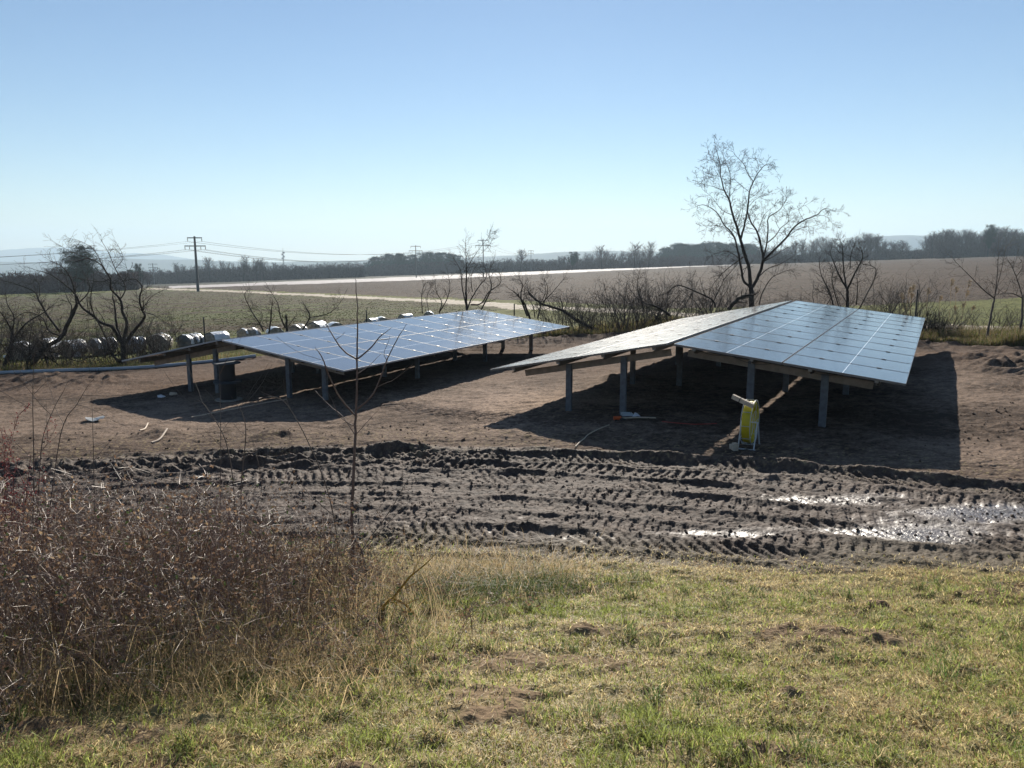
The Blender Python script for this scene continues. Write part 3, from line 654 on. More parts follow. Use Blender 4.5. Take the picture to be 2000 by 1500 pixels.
# ------------------------------------------------------------------ far trees
def far_tree(seed, H, kind):
    rng = np.random.default_rng(seed); out = []; V = []; 
    if kind == 'bare':
        th = H * .45
        grow(out, np.array([0, 0, -.3]), np.array([0, 0, 1.]), H * .85, H * .016, 0, rng, seg=H / 12, wob=.1, trop=.1, r1=.3)
        tr = list(out); out = []
        for k in range(34):
            t = .22 + .75 * rng.random(); i = min(len(tr) - 1, int(t * len(tr))); p = tr[i][1]; a = rng.random() * 6.28
            d = np.array([math.cos(a), math.sin(a), .9 + rng.random() * .8]); d /= np.linalg.norm(d)
            grow(out, p, d, H * (.34 * (1.25 - t)) * (.7 + .6 * rng.random()) + H * .05, H * .0055, 2, rng, seg=H / 28, wob=.28, trop=.08, kids=5, ang=.6, shr=.5, rmin=H * .0011)
        return tr, out
    # pine: bare trunk and flat tufty crown of needles
    grow(out, np.array([0, 0, -.3]), np.array([0, 0, 1.]), H * .95, H * .018, 0, rng, seg=H / 12, wob=.07, trop=.1, r1=.35)
    tr = list(out); cl = []; nt = len(tr)
    for k in range(120):
        t = .30 + .70 * rng.random(); i = min(nt - 1, int(t * nt)); p = tr[i][1]; a = rng.random() * 6.28
        rr = H * .22 * math.sin(math.pi * min(1, max(.05, (1.03 - t) / .8 + .12))) ** .7 * (.15 + .95 * rng.random())
        q = p + np.array([math.cos(a) * rr, math.sin(a) * rr, H * .03 * rng.random()])
        tr.append((p, q, H * .004, H * .002)); cl.append((q, H * (.04 + .045 * rng.random())))
    pts = []
    for q, r in cl:
        n = 80; D = rng.normal(size=(n, 3)); D /= np.linalg.norm(D, axis=1)[:, None]; D *= (rng.random(n) ** .4)[:, None] * r; D[:, 2] *= 1.1
        pts.append(q + D)
    P = np.concatenate(pts); n = len(P); s = H * .011
    a = rng.normal(size=(n, 3)); a /= np.linalg.norm(a, axis=1)[:, None]; b = rng.normal(size=(n, 3)); b /= np.linalg.norm(b, axis=1)[:, None]
    Vv = np.stack([P + a * s * 1.6, P - a * s * 1.6 + b * s * .4, P + b * s], 1).reshape(-1, 3)
    return tr, (Vv, np.arange(n * 3).reshape(-1, 3))
m_fbark = M('far_bark', (.05, .04, .034), .95, 0, .1); m_ftwig = M('far_twigs', (.085, .06, .052), .95, 0, .1); m_needle = M('pine_needles', (.028, .042, .02), .9, 0, .1)
FT = {'bare': [], 'pine': []}
for k in range(6):
    tr, tw = far_tree(300 + k, 16, 'bare'); a = seg_mesh(tr, 'trunk', m_fbark); b = seg_mesh(tw, 'crown', m_ftwig)
    FT['bare'].append((a.data, b.data)); bpy.data.objects.remove(a); bpy.data.objects.remove(b)
for k in range(4):
    tr, (Vv, Ff) = far_tree(400 + k, 16, 'pine'); a = seg_mesh(tr, 'trunk', m_fbark); b = mesh_np('crown', Vv, [Ff], m_needle)
    FT['pine'].append((a.data, b.data)); bpy.data.objects.remove(a); bpy.data.objects.remove(b)
def put_tree(u, vtop, y, kind, label, group, rr, wid=1.):
    p = at(u, 500, y); x = p[0]; z0 = float(base_z(x, y)); zt = at(u, vtop, y)[2]; h = max(3, zt - z0)
    r = empty('pine_tree' if kind == 'pine' else 'bare_tree', (x, y, z0)); r.rotation_euler = (0, 0, rr.uniform(0, 6.28)); s = h / 16; r.scale = (s * wid, s * wid, s)
    tag(r, label, 'tree', group)
    for nm, me in zip(('trunk', 'crown'), rr.choice(FT[kind])):
        c = bpy.data.objects.new(nm, me); C.objects.link(c); c.parent = r
def band(u0, u1, n, tops, y0, y1, kind, label, group, seed, jt=6, wid=1.):
    rr = random.Random(seed)
    for i in range(n):
        u = u0 + (u1 - u0) * (i + rr.uniform(.1, .9)) / n
        put_tree(u, np.interp(u, [t[0] for t in tops], [t[1] for t in tops]) + abs(rr.gauss(0, jt)), rr.uniform(y0, y1), kind, label, group, rr, wid)
band(285, 720, 34, [(285, 525), (380, 514), (440, 506), (520, 508), (600, 520), (720, 528)], 430, 470, 'bare', 'bare tree in the far wood on both sides of the tall concrete power pole', 'bare trees of the left far wood', 1, 8)
band(285, 720, 22, [(285, 535), (400, 522), (520, 518), (600, 526), (720, 535)], 475, 500, 'bare', 'bare tree in the far wood on both sides of the tall concrete power pole', 'bare trees of the left far wood', 2, 6, 1.3)
for u, v in ((408, 502), (473, 499), (513, 503), (500, 505), (345, 513)): put_tree(u, v, 425, 'bare', {408: 'taller round bare tree just right of the concrete power pole', 473: 'tallest bare tree of the left far wood, round crown', 513: 'tall slim bare tree left of the distant radio mast', 500: 'slim bare tree between two taller ones in the left far wood', 345: 'spreading bare tree just left of the concrete power pole'}[u], None, random.Random(u), 1.2)
band(715, 900, 22, [(715, 508), (740, 497), (780, 492), (850, 490), (900, 494)], 560, 640, 'pine', 'tall hazy pine in the pine wood left of the middle', 'pines of the middle wood', 3, 6, 1.0)
band(720, 1000, 22, [(720, 535), (900, 520), (1000, 525)], 500, 520, 'bare', 'low bare tree in front of the hazy pine wood', 'low bare trees before the pine wood', 4, 5, 1.4)
band(985, 1290, 26, [(985, 512), (1010, 500), (1040, 508), (1100, 498), (1180, 490), (1290, 484)], 470, 540, 'bare', 'hazy bare tree of the far line behind the plastic covered field', 'bare trees of the middle far line', 5, 5, 1.25)
for u, v in ((1016, 487), (1118, 492), (1176, 478), (1240, 474), (1268, 472)): put_tree(u, v, 455, 'pine' if u == 1118 else 'bare', {1016: 'pale slender bare tree above the left of the far line', 1118: 'dark round pine alone among bare trees in the middle', 1176: 'wide pale crowned bare tree in the middle far line', 1240: 'pale tall bare tree left of the pine forest', 1268: 'second pale tall bare tree beside the pine forest'}[u], None, random.Random(u), 1.5)
band(1290, 1480, 30, [(1290, 484), (1330, 473), (1390, 471), (1440, 474), (1480, 478)], 600, 720, 'pine', 'pine of the hazy forest left of and behind the tall bare tree', 'pines of the right forest', 6, 5, 1.15)
band(1480, 1800, 40, [(1480, 480), (1530, 478), (1570, 462), (1610, 458), (1640, 470), (1680, 452), (1710, 452), (1730, 468), (1760, 466), (1790, 482), (1800, 478)], 430, 500, 'bare', 'bare tree of the far line right of the tall bare tree', 'bare trees of the right far line', 7, 7, 1.2)
band(1805, 2090, 44, [(1805, 458), (1840, 446), (1880, 444), (1900, 452), (1930, 442), (1960, 440), (2000, 448), (2090, 440)], 400, 470, 'bare', 'bare tree of the tall dark wood at the right edge', 'bare trees of the right edge wood', 8, 5, 1.3)
put_tree(1928, 439, 398, 'pine', 'pointed dark conifer rising from the right edge wood', None, random.Random(4), .8)
band(-60, 285, 40, [(-60, 545), (0, 540), (60, 530), (110, 520), (285, 528)], 215, 290, 'bare', 'low bushy bare tree of the garden belt behind the orchard trees at left', 'bare trees of the left garden belt', 9, 8, 1.9)
put_tree(163, 480, 205, 'pine', 'dark bushy pine standing above the orchard trees at the left', None, random.Random(2), 1.5)
put_tree(148, 500, 207, 'pine', 'lower dark pine against the left side of the bushy pine', None, random.Random(5), 1.7)
put_tree(270, 515, 260, 'pine', 'small pointed conifer right of the dark bushy pine', None, random.Random(6), .8)
put_tree(255, 527, 262, 'pine', 'low broad conifer beside the small pointed conifer', None, random.Random(8), 1.6)
# undergrowth of the far woods: one mass nobody could count
def scrub(name, label, lst, seed, mat):
    rng = np.random.default_rng(seed); Vs = []
    for (u0, u1, y0, y1, h, n) in lst:
        u = rng.uniform(u0, u1, n); y = rng.uniform(y0, y1, n); x = (u - 1000) / F * y * 1.02
        hh = h * (.5 + .9 * vn(x * .08, y * .08, seed)) 
        z = base_z(x, y) + rng.random(n) ** 1.3 * hh
        P = np.stack([x, y, z], 1); s = .34
        a = rng.normal(size=(n, 3)); a[:, 2] *= 2.2; a /= np.linalg.norm(a, axis=1)[:, None]; b = rng.normal(size=(n, 3)); b /= np.linalg.norm(b, axis=1)[:, None]
        Vs.append(np.stack([P + a * s * 2.6, P - a * s * 2.6, P + b * s * .8], 1).reshape(-1, 3))
    V = np.concatenate(Vs); o = mesh_np(name, V, [np.arange(len(V)).reshape(-1, 3)], mat); tag(o, label, 'undergrowth', None, 'stuff')
scrub('undergrowth', 'hazy brown undergrowth at the foot of the far woods', [(280, 720, 425, 500, 7, 60000), (715, 1000, 500, 560, 7, 30000), (985, 1480, 460, 560, 6, 50000), (1480, 1800, 430, 500, 6, 40000), (1800, 2150, 400, 470, 7, 50000)], 5, m_ftwig)
scrub('undergrowth', 'dark garden scrub behind the orchard trees at the left', [(-150, 290, 208, 290, 4.5, 50000)], 6, m_ftwig)

# ------------------------------------------------------------------ hills
def hill(prof, D, depth, mat, seed):
    U = np.array([p[0] for p in prof], float); Vv = np.array([p[1] for p in prof], float)
    us = np.linspace(U[0], U[-1], 260); vs = np.interp(us, U, Vv) + fbm(us * .06, us * 0, 3, seed) * .8
    rows = []
    for k, (f, hfr) in enumerate([(-1, 0), (-.7, .25), (-.4, .6), (-.15, .9), (0, 1), (.3, .9), (1, .1)]):
        y = D + f * depth; P = []
        for u, v in zip(us, vs):
            top = at(u, v, D); z0 = -70; P.append((top[0] * (y / D) , y, z0 + (top[2] - z0) * hfr + (10 * fbm(u * .03, k * .7, 3, seed) if 0 < hfr < 1 else 0)))
        rows.append(P)
    V = np.array(rows).reshape(-1, 3); n = len(us)
    Fq = np.array([[k * n + i, k * n + i + 1, (k + 1) * n + i + 1, (k + 1) * n + i] for k in range(len(rows) - 1) for i in range(n - 1)])
    o = mesh_np('hills', V, [Fq], mat, smooth=True); o['kind'] = 'structure'
m_hill = M('hill_forest', (.035, .045, .03), .95, 0, .1, .4, .01)
hill([(-600, 500), (-100, 492), (0, 489), (60, 484), (130, 483), (185, 486), (210, 492), (245, 495), (265, 493.5), (290, 496), (320, 497), (360, 504), (400, 510), (470, 516), (560, 520)], 5600, 500, m_hill, 1)
hill([(-600, 515), (0, 511), (60, 512), (110, 515), (240, 505), (300, 507), (380, 507), (430, 510), (520, 512), (600, 511), (680, 509), (740, 509), (850, 506), (940, 501), (1000, 499), (1060, 495), (1100, 492), (1180, 490), (1240, 491), (1330, 492), (1500, 490), (1650, 486)], 3000, 400, m_hill, 2)
hill([(1560, 490), (1640, 480), (1690, 465), (1717, 461), (1760, 459.5), (1807, 460), (1900, 462), (2100, 470), (2500, 480)], 3300, 400, m_hill, 3)

# ------------------------------------------------------------------ pylons, mast and lines
m_conc = M('concrete_pole', (.13, .13, .125), .8, 0, .3, .2, 3); m_wire = M('wire', (.05, .05, .055), .95, 0, .05)
PY = []
def pylon(u, vt, vbase, y, label, arms, r0):
    p = at(u, vbase, y); x = p[0]; z0 = float(base_z(x, y)); zt = at(u, vt, y)[2]; H = zt - z0
    root = empty('power_pole', (x, y, z0)); tag(root, label, 'power pole', 'poles of the overhead power line')
    b = MB(); b.tube([(x, y, z0 - .3), (x, y, zt + .15)], [r0, r0 * .62], 10); b.build('pole', m_conc, root, smooth=True)
    tips = []
    for dz, hw, dx in arms:
        b = MB(); b.box((x, y, zt - dz), (hw, 0, 0), (0, .12, 0), (0, 0, .10))
        b.build('crossarm', m_conc, root)
        for sg in ((-1, -.55, .55, 1) if hw > 2.05 else (-1, 1)):
            b = MB(); xx = x + sg * hw * .97; b.lathe((xx, y, zt - dz - .75), [(.0, 0), (.09, .05), (.04, .15), (.09, .25), (.04, .35), (.09, .45), (.03, .62), (0, .66)], 8); b.build('insulator', m_conc, root); tips.append(np.array([xx, y, zt - dz - .7]))
    PY.append(tips); return root
pylon(393 - 6, 463, 568, 155, 'nearest and largest concrete power pole with two crossarms at the left', [(.15, 1.45, 0), (1.75, 2.1, 0)], .30)
pylon(813, 480, 541, 300, 'power pole with two crossarms before the pine wood', [(.2, 1.9, 0), (1.9, 2.6, 0)], .22)
pylon(944, 468, 536, 250, 'power pole rising above the tall shrub behind the left array', [(.2, 1.7, 0), (1.9, 2.5, 0)], .2)
pylon(1037, 489, 525, 420, 'smallest power pole right of the middle in the far tree line', [(.2, 1.4, 0), (1.6, 1.4, 0)], .2)
pylon(301, 515, 552, 420, 'dark small power pole in the haze right of the conifers', [(.2, 2.4, 0), (2.0, 2.4, 0)], .3)
pylon(115, 512, 560, 210, 'short power pole left of the dark bushy pine', [(.2, 1.3, 0)], .16)
def wire(a, b, sag, r, label, group):
    k = np.linspace(0, 1, 25)[:, None]; P = np.array(a) * (1 - k) + np.array(b) * k; P[:, 2] -= (sag * 4 * k * (1 - k))[:, 0]
    m = MB(); m.tube(P, r, 4, caps=False); o = m.build('power_line', m_wire); tag(o, label, 'power line', group)
for i, (vl, k) in enumerate(((489, 0), (488.2, 1), (506, 2), (505, 3), (504.3, 4), (503.7, 5))):
    e_ = at(-420, vl + 32 - (2 if i > 1 else 0), 62); wire(PY[0][k], e_, .5, .016 if i in (0, 2) else .013, 'upper wire running left from the nearest pole' if i < 2 else 'lower wire running left from the nearest pole', 'upper wires left of the pole' if i < 2 else 'lower wires left of the pole')
for i in range(6):
    wire(PY[0][i], PY[2 if i < 2 else 1][i], 3.2 if i < 2 else 3.0, .022, 'thin sagging wire running right from the nearest pole', 'wires right of the nearest pole')
for i in range(2):
    wire(PY[2][i], PY[3][i], 2.2, .02, 'faint wire between the two middle poles', 'faint middle wires')
# radio mast
y = 700; p = at(555, 540, y); zt = at(555, 487, y)[2]; z0 = float(base_z(p[0], y))
r = empty('radio_mast', (p[0], y, z0)); tag(r, 'pale lattice radio mast far behind the left wood', 'radio mast')
b = MB(); hh = zt - z0
for k in range(3):
    a = k * 2.094; b.tube([(p[0] + 1.0 * math.cos(a), y + 1.0 * math.sin(a), z0), (p[0] + .35 * math.cos(a), y + .35 * math.sin(a), zt - 2)], .12, 4)
for j in range(14):
    t = j / 14; rr_ = 1.0 - .65 * t; zz = z0 + (hh - 2) * t
    for k in range(3):
        a = k * 2.094; a2 = a + 2.094; b.tube([(p[0] + rr_ * math.cos(a), y + rr_ * math.sin(a), zz), (p[0] + rr_ * math.cos(a2), y + rr_ * math.sin(a2), zz + hh / 15)], .07, 3)
b.tube([(p[0], y, zt - 2), (p[0], y, zt + 1.5)], .1, 4); b.build('lattice', m_conc, r)
for dz, sx in ((3, .8), (4.5, -.8), (6.5, .7), (8, -.7)):
    b = MB(); b.lathe((p[0] + sx * 1.1, y, zt - dz), [(0, -.7), (.75, -.65), (.8, .6), (0, .7)], 10); b.build('antenna', M('antenna', (.6, .6, .6), .5), r)

# ------------------------------------------------------------------ round bales in torn plastic film
m_film = M('white_film', (.62, .64, .67), .28, 0, .6, .25, 3, .04, 5); m_filmd = M('dark_film', (.08, .095, .10), .35, 0, .5, .3, 3, .05, 5); m_hay = M('old_hay', (.34, .30, .24), .9, 0, .2, .45, 9, .05, 14)
BL = [(38, 672, 27.5, 'white film bale furthest left behind the low fruit tree', 0), (90, 668, 28, 'white topped bale second from the left picture edge', 1), (142, 668, 28, 'bright white bale between the two left fruit trees', 0), (200, 672, 28.3, 'bale with a torn white cover left of the spreading fruit tree', 2), (262, 668, 28.6, 'bale with a white rim right of the spreading fruit tree trunk', 1), (313, 668, 28.8, 'grey bale standing open with hay showing', 3), (372, 664, 29, 'striped bale with dark and white film beside the fence post', 2), (424, 661, 29.6, 'bale with folded white film above the left array corner', 0),
      (487, 654, 31, 'bale with crumpled film left of the pruned shrub', 3), (537, 652, 31.5, 'half hidden bale behind the pruned shrub stems', 1), (583, 645, 32.5, 'grey netted bale right of the pruned shrub', 3), (620, 642, 33.5, 'bale with rounded white top next to the netted grey bale', 1), (655, 640, 34, 'clean white dome shaped bale above the array edge', 0), (727, 634, 37, 'flat white film bundle right of the thin fence post', 1), (745, 632, 37.5, 'white bundle just right of the flat film bundle', 0), (793, 626, 39, 'small white bundle near the middle of the left array ridge', 0), (838, 623, 41, 'last small white bundle before the shrubs', 0)]
for i, (u, v, y, lab, kind) in enumerate(BL):
    rng = np.random.default_rng(500 + i); p = at(u, v, y); g0 = float(gz(p[0], y)); R0 = (.35 if y < 30 else .33 if y < 35 else .28) * (.92 + .16 * rng.random()); L0 = R0 * 1.05
    root = empty('plastic_bale', (p[0], y, g0)); tag(root, lab, 'bale', 'bales wrapped in plastic film along the field edge')
    yaw = rng.uniform(-.5, .9); ax = np.array([math.cos(yaw + 1.2), math.sin(yaw + 1.2), 0]); sd_ = np.array([-ax[1], ax[0], 0]); n = 40
    def drum(prof, a0=0, a1=2 * math.pi, lump=.03, ph=0):
        V = []; na = n
        for rr_, t in prof:
            for j in range(na):
                th = a0 + (a1 - a0) * j / (na - (0 if a1 - a0 > 6.2 else 1))
                rad = rr_ * (1 + lump * math.sin(3 * th + i) * .5 + lump * .6 * math.sin(9 * th + i * 2 + t * 9) + lump * .12 * rng.normal())
                V.append(np.array([p[0], y, g0 + R0 * .84]) + ax * t + sd_ * rad * math.cos(th) + np.array([0, 0, .92 * rad * math.sin(th)]))
        closed = a1 - a0 > 6.2
        Fq = [[k * na + j, k * na + (j + 1) % na, (k + 1) * na + (j + 1) % na, (k + 1) * na + j] for k in range(len(prof) - 1) for j in range(na if closed else na - 1)]
        return V, [np.array(Fq)]
    b = MB(); b.add(*drum([(.02, -L0), (R0 * .5, -L0 - .02), (R0 * .9, -L0), (R0, -L0 * .85), (R0 * 1.02, 0), (R0, L0 * .85), (R0 * .9, L0), (.02, L0)])); b.build('hay_core', m_hay if kind != 2 else m_filmd, root, smooth=True)
    strips = {0: [(-L0 * .98, L0 * .98, .02, 3.1)], 1: [(-L0 * 1., L0 * .3, .3, 2.9), (L0 * .45, L0 * 1.02, .2, 3.0)], 2: [(-L0 * 1.03, -L0 * .6, .1, 3.2), (-L0 * .1, L0 * .25, .0, 3.1), (L0 * .7, L0 * 1.04, -.2, 3.3)], 3: [(-L0 * 1.03, -L0 * .8, .4, 2.7), (L0 * .2, L0 * .5, .8, 2.9)]}[kind]
    for t0, t1, a0, a1 in strips:
        b = MB(); ts = np.linspace(t0, t1, 5); b.add(*drum([(R0 * 1.06, t) for t in ts] + [(R0 * 1.035, t) for t in ts[::-1]], a0, a1, .04)); b.build('film', m_film, root, smooth=True)
    if kind in (0, 1):   # film bunched at the foot
        b = MB(); k = np.linspace(-1, 1, 14)[:, None]; P = np.array([p[0], y - .1, g0 + .08]) + sd_ * k * R0 * 1.2 + rng.normal(size=(14, 3)) * .05; b.tube(P, .07 + .05 * rng.random(14), 7); b.build('loose_film', m_film, root, smooth=True)

# ------------------------------------------------------------------ cable drums, conduit reel and small things on the pad
m_drum = M('dark_drum', (.035, .045, .055), .6, 0, .4, .2, 9); m_ply = M('plywood', (.30, .27, .23), .8, 0, .3, .25, 12)
dx, dy = hit(447, 783)[:2]; gd = float(gz(dx, dy))
def cable_drum(z0, hgt, label):
    r = empty('cable_drum', (dx, dy, z0)); tag(r, label, 'cable drum', 'two cable drums stacked under the left array')
    fr_ = .29; t = .022
    b = MB(); b.lathe((dx, dy, z0), [(0, 0), (fr_, 0), (fr_ + .006, t / 2), (fr_, t), (0, t)], 32); b.build('flange', m_ply if z0 < gd + .1 else m_drum, r)
    b = MB(); b.lathe((dx, dy, z0 + hgt - t), [(0, 0), (fr_, 0), (fr_ + .006, t / 2), (fr_, t), (.05, t), (.05, t + .002), (0, t + .002)], 32); b.build('flange', m_drum, r)
    prof = [(0, t)]
    n = 14; rr_ = .165
    for k in range(n):
        zc = t + (hgt - 2 * t) * (k + .5) / n; prof += [(rr_ - .006, zc - .010), (rr_ + .006, zc)]
    prof += [(0, hgt - t)]
    b = MB(); b.lathe((dx, dy, z0), prof, 28); b.build('cable_winding', m_cable, r, smooth=True)
cable_drum(gd + .005, .41, 'lower dark cable drum standing on the soil beneath the left array')
cable_drum(gd + .417, .42, 'upper dark cable drum stacked on another under the left array')

# yellow conduit reel on a light wire stand
m_yel = M('yellow_conduit', (.55, .46, .02), .45, 0, .4, .12, 10); m_wht = M('white_tube', (.5, .55, .58), .4, 0, .5); m_wood = M('raw_timber', (.50, .42, .32), .75, 0, .3, .2, 14)
q = hit(1462, 874); cx, cy = q[0], q[1]; cz = float(gz(cx, cy)); sc_ = cy / F
root = empty('conduit_reel', (cx, cy, cz)); tag(root, 'yellow conduit coil on a white wire stand before the right array', 'conduit reel')
ax = np.array([math.cos(.5), -math.sin(.5), 0.]); fwv = np.array([-ax[1], ax[0], 0]); Rr = 42 * sc_; cc_ = np.array([cx, cy, cz + Rr + .07])
def ring(c, R_, off, n=40, tilt=0): return [c + ax * off + fwv * R_ * math.cos(t) + np.array([0, 0, R_ * math.sin(t)]) for t in np.linspace(0, 2 * math.pi, n + 1)]
rng = np.random.default_rng(5); b = MB()
for lay in range(3):
    for k in range(7):
        b.tube(ring(cc_, Rr * (.96 - .075 * lay) + rng.normal() * .003, (k - 3) * .016 + (.010 if lay % 2 else 0)), .0125, 6, caps=False)
b.build('conduit_coil', m_yel, root, smooth=True)
b = MB()
for sg in (-1, 1):
    b.tube(ring(cc_, Rr * 1.07, sg * .066), .0045, 6, caps=False); b.tube(ring(cc_, Rr * .55, sg * .066), .003, 6, caps=False)
    for k in range(5):
        a = k * 1.2566; dv = fwv * math.cos(a) + np.array([0, 0, math.sin(a)]); b.tube([cc_ + ax * sg * .066 + dv * Rr * .1, cc_ + ax * sg * .066 + dv * Rr * 1.07], .0035, 5)
for k in range(10):
    a = k * .6283; dv = fwv * math.cos(a) + np.array([0, 0, math.sin(a)]); b.tube([cc_ - ax * .066 + dv * Rr * 1.07, cc_ + ax * .066 + dv * Rr * 1.07], .0035, 5)
b.build('cage', m_wht, root, smooth=True)
b = MB()
for sg in (-1, 1):
    s0 = cc_ + ax * sg * .11
    b.tube(smooth_poly([s0 - fwv * .2 - np.array([0, 0, Rr + .06]), s0 - fwv * .05 - np.array([0, 0, .05]), s0, s0 + fwv * .05 - np.array([0, 0, .05]), s0 + fwv * .2 - np.array([0, 0, Rr + .06])], 4), .010, 6)
b.tube([cc_ - ax * .12, cc_ + ax * .12], .012, 6)
for f_ in (-.2, .2): b.tube([cc_ + fwv * f_ - ax * .14 - np.array([0, 0, Rr + .058]), cc_ + fwv * f_ + ax * .14 - np.array([0, 0, Rr + .058])], .010, 6)
b.build('stand', m_wht, root, smooth=True)
a0 = at(1431, 774, cy - .12); a1 = at(1471, 793, cy - .30)
dv = a1 - a0; L_ = np.linalg.norm(dv); dv /= L_; sdv = np.cross(dv, (0, 0, 1)); sdv /= np.linalg.norm(sdv); upv = np.cross(sdv, dv)
r2 = empty('timber_block', tuple((a0 + a1) / 2)); b = MB(); b.box((a0 + a1) / 2, dv * L_ / 2, sdv * .03, upv * .03); b.build('beam', m_wood, r2)
b = MB(); b.box((a0 + a1) / 2 - dv * .04, dv * .006, sdv * .032, upv * .032); b.build('strap', m_cable, r2)
tag(r2, 'pale square timber laid across the top of the yellow conduit reel', 'timber')
q = hit(1433, 880); b = MB(); b.box((q[0], q[1], q[2] + .035), (.04, .01, 0), (-.012, .06, 0), (0, 0, .04)); b.box((q[0] + .02, q[1] + .01, q[2] + .085), (.03, .01, 0), (-.01, .04, 0), (0, 0, .010)); tag(b.build('wood_block', m_wood), 'small wooden block on the soil at the left foot of the conduit reel', 'wood block')

def stick(pix, r, name, label, cat, mat, lift=.02, group=None, n=6):
    P = []
    for (u, v) in pix: h = hit(u, v); P.append(h + np.array([0, 0, lift]))
    b = MB(); b.tube(smooth_poly(P, 6), r, n); tag(b.build(name, mat, smooth=True), label, cat, group)
m_pipe = M('grey_pipe', (.32, .36, .40), .45, 0, .5, .1, 4)
stick([(-120, 737), (0, 731), (120, 727), (250, 722), (340, 716), (430, 707), (500, 702)], .055, 'drain_pipe', 'long grey pipe lying along the left back edge of the bare soil', 'pipe', m_pipe, .05, n=10)
stick([(1214, 820), (1246, 820), (1281, 820)], .014, 'wooden_batten', 'pale wooden batten lying on the soil under the right array', 'batten', m_wood, .03, n=4)
m_or = M('orange_plastic', (.55, .10, .02), .5); m_red = M('red_rope', (.35, .05, .04), .7)
stick([(1293, 825), (1310, 827), (1340, 829), (1360, 830), (1400, 829)], .008, 'red_cable', 'thin red cable on the shaded soil right of the batten', 'cable', m_red, .015)
stick([(1124, 875), (1133, 866), (1141, 858), (1150, 848), (1170, 838), (1190, 830)], .010, 'light_cable', 'light crooked cable on the shaded soil left of the tools', 'cable', m_wood, .015)
q = hit(1205, 822); r3 = empty('power_tool', tuple(q)); b = MB(); b.tube([q + np.array((-.06, 0, .05)), q + np.array((.07, .01, .055))], [.035, .03], 10); b.build('body', m_or, r3, smooth=True); b = MB(); b.tube([q + np.array((.05, .0, .04)), q + np.array((.16, .0, .02))], [.03, .012], 8); b.box(q + np.array((-.02, 0, .02)), (.02, 0, 0), (0, .02, 0), (0, 0, .03)); b.build('handle', m_cable, r3)
tag(r3, 'small orange and black hand tool on the soil by the second near post', 'power tool')
q = hit(1224, 812); r3 = empty('parts_tray', tuple(q)); b = MB(); b.box(q + np.array((0, 0, .03)), (.09, .02, 0), (-.015, .06, 0), (0, 0, .004))
for sx, sy in ((1, 0), (-1, 0), (0, 1), (0, -1)): b.box(q + np.array((sx * .088 - sy * .015, sx * .02 + sy * .06, .05)), (.003 if sx else .088, .0, 0), (0, .06 if sx else .003, 0), (0, 0, .025))
b.build('tray', m_wht, r3); b = MB()
for k in range(5): b.box(q + np.array((-.05 + .025 * k, .01 * (k % 2), .05)), (.01, .006, 0), (-.004, .012, 0), (0, 0, .012))
b.build('bolts', m_alu, r3); tag(r3, 'light grey open tray of bolts at the foot of the second near post', 'tray')
q = hit(1300 - 58, 812); b = MB(); P0 = q + np.array((0, 0, .0)); b.add([P0 + np.array(v_) for v_ in ((-.07, -.04, 0), (.08, -.03, 0), (.06, .05, 0), (-.05, .05, 0), (-.02, 0, .07), (.03, .02, .05))], [np.array([[0, 1, 4], [1, 5, 4], [1, 2, 5], [2, 3, 5], [3, 4, 5], [3, 0, 4]])]); tag(b.build('plastic_bag', m_film), 'crumpled pale bag lying just above the wooden batten', 'bag')
# white board offcut, branches
q = hit(185, 823); b = MB(); n = 14; rng = np.random.default_rng(8); rad = .16 + .03 * rng.random(n)
tp = [q + np.array((rad[j] * math.cos(j * 6.283 / n), .8 * rad[j] * math.sin(j * 6.283 / n), .05 + .03 * math.sin(j))) for j in range(n)]; bt = [t - np.array((0, 0, .012)) for t in tp]
b.add([q + np.array((0, 0, .055))] + tp + [q + np.array((0, 0, .04))] + bt, [np.array([[0, 1 + j, 1 + (j + 1) % n] for j in range(n)] + [[n + 1, n + 2 + (j + 1) % n, n + 2 + j] for j in range(n)]), np.array([[1 + j, n + 2 + j, n + 2 + (j + 1) % n, 1 + (j + 1) % n] for j in range(n)])]); tag(b.build('flat_stone', M('pale_stone', (.42, .43, .42), .7, 0, .4, .3, 12)), 'flat pale stone slab lying on the soil at the left', 'stone')
for k, (u, v) in enumerate(((315, 776), (338, 772))):
    q = hit(u, v); rng = np.random.default_rng(20 + k); D = rng.normal(size=(14, 3)); D /= np.linalg.norm(D, axis=1)[:, None]
    import bmesh
    bm = bmesh.new(); [bm.verts.new(tuple(np.array(d_) * (.11, .07, .06))) for d_ in D]; bmesh.ops.convex_hull(bm, input=bm.verts[:]); me = bpy.data.meshes.new('stone'); bm.to_mesh(me); bm.free(); me.materials.append(m_film if k == 0 else m_wood)
    o = bpy.data.objects.new('stone', me); C.objects.link(o); o.location = (q[0], q[1], q[2] + .02); tag(o, ('larger pale angular stone in the shade left of the first post' if k == 0 else 'smaller brownish stone beside the pale stone in the shade'), 'stone')
m_pale = M('barkless_wood', (.48, .38, .29), .7, 0, .3, .15, 20)
stick([(273, 846), (283, 840), (289, 831)], .016, 'dry_stick', 'short pale dry stick, the left one of the pair on the soil', 'stick', m_pale, .03, 'pale sticks')
stick([(296, 866), (312, 860), (327, 849)], .018, 'dry_stick', 'longer pale dry stick right of the short one on the soil', 'stick', m_pale, .03, 'pale sticks')
stick([(375, 822), (420, 813), (470, 804), (520, 793), (560, 786)], .012, 'long_stick', 'long thin dry branch on the shaded soil before the cable drums', 'stick', m_pale, .06)
stick([(505, 783), (520, 778), (545, 779)], .02, 'short_stick', 'short dark branch stub beside the near posts of the left array', 'stick', m_bark2, .03)

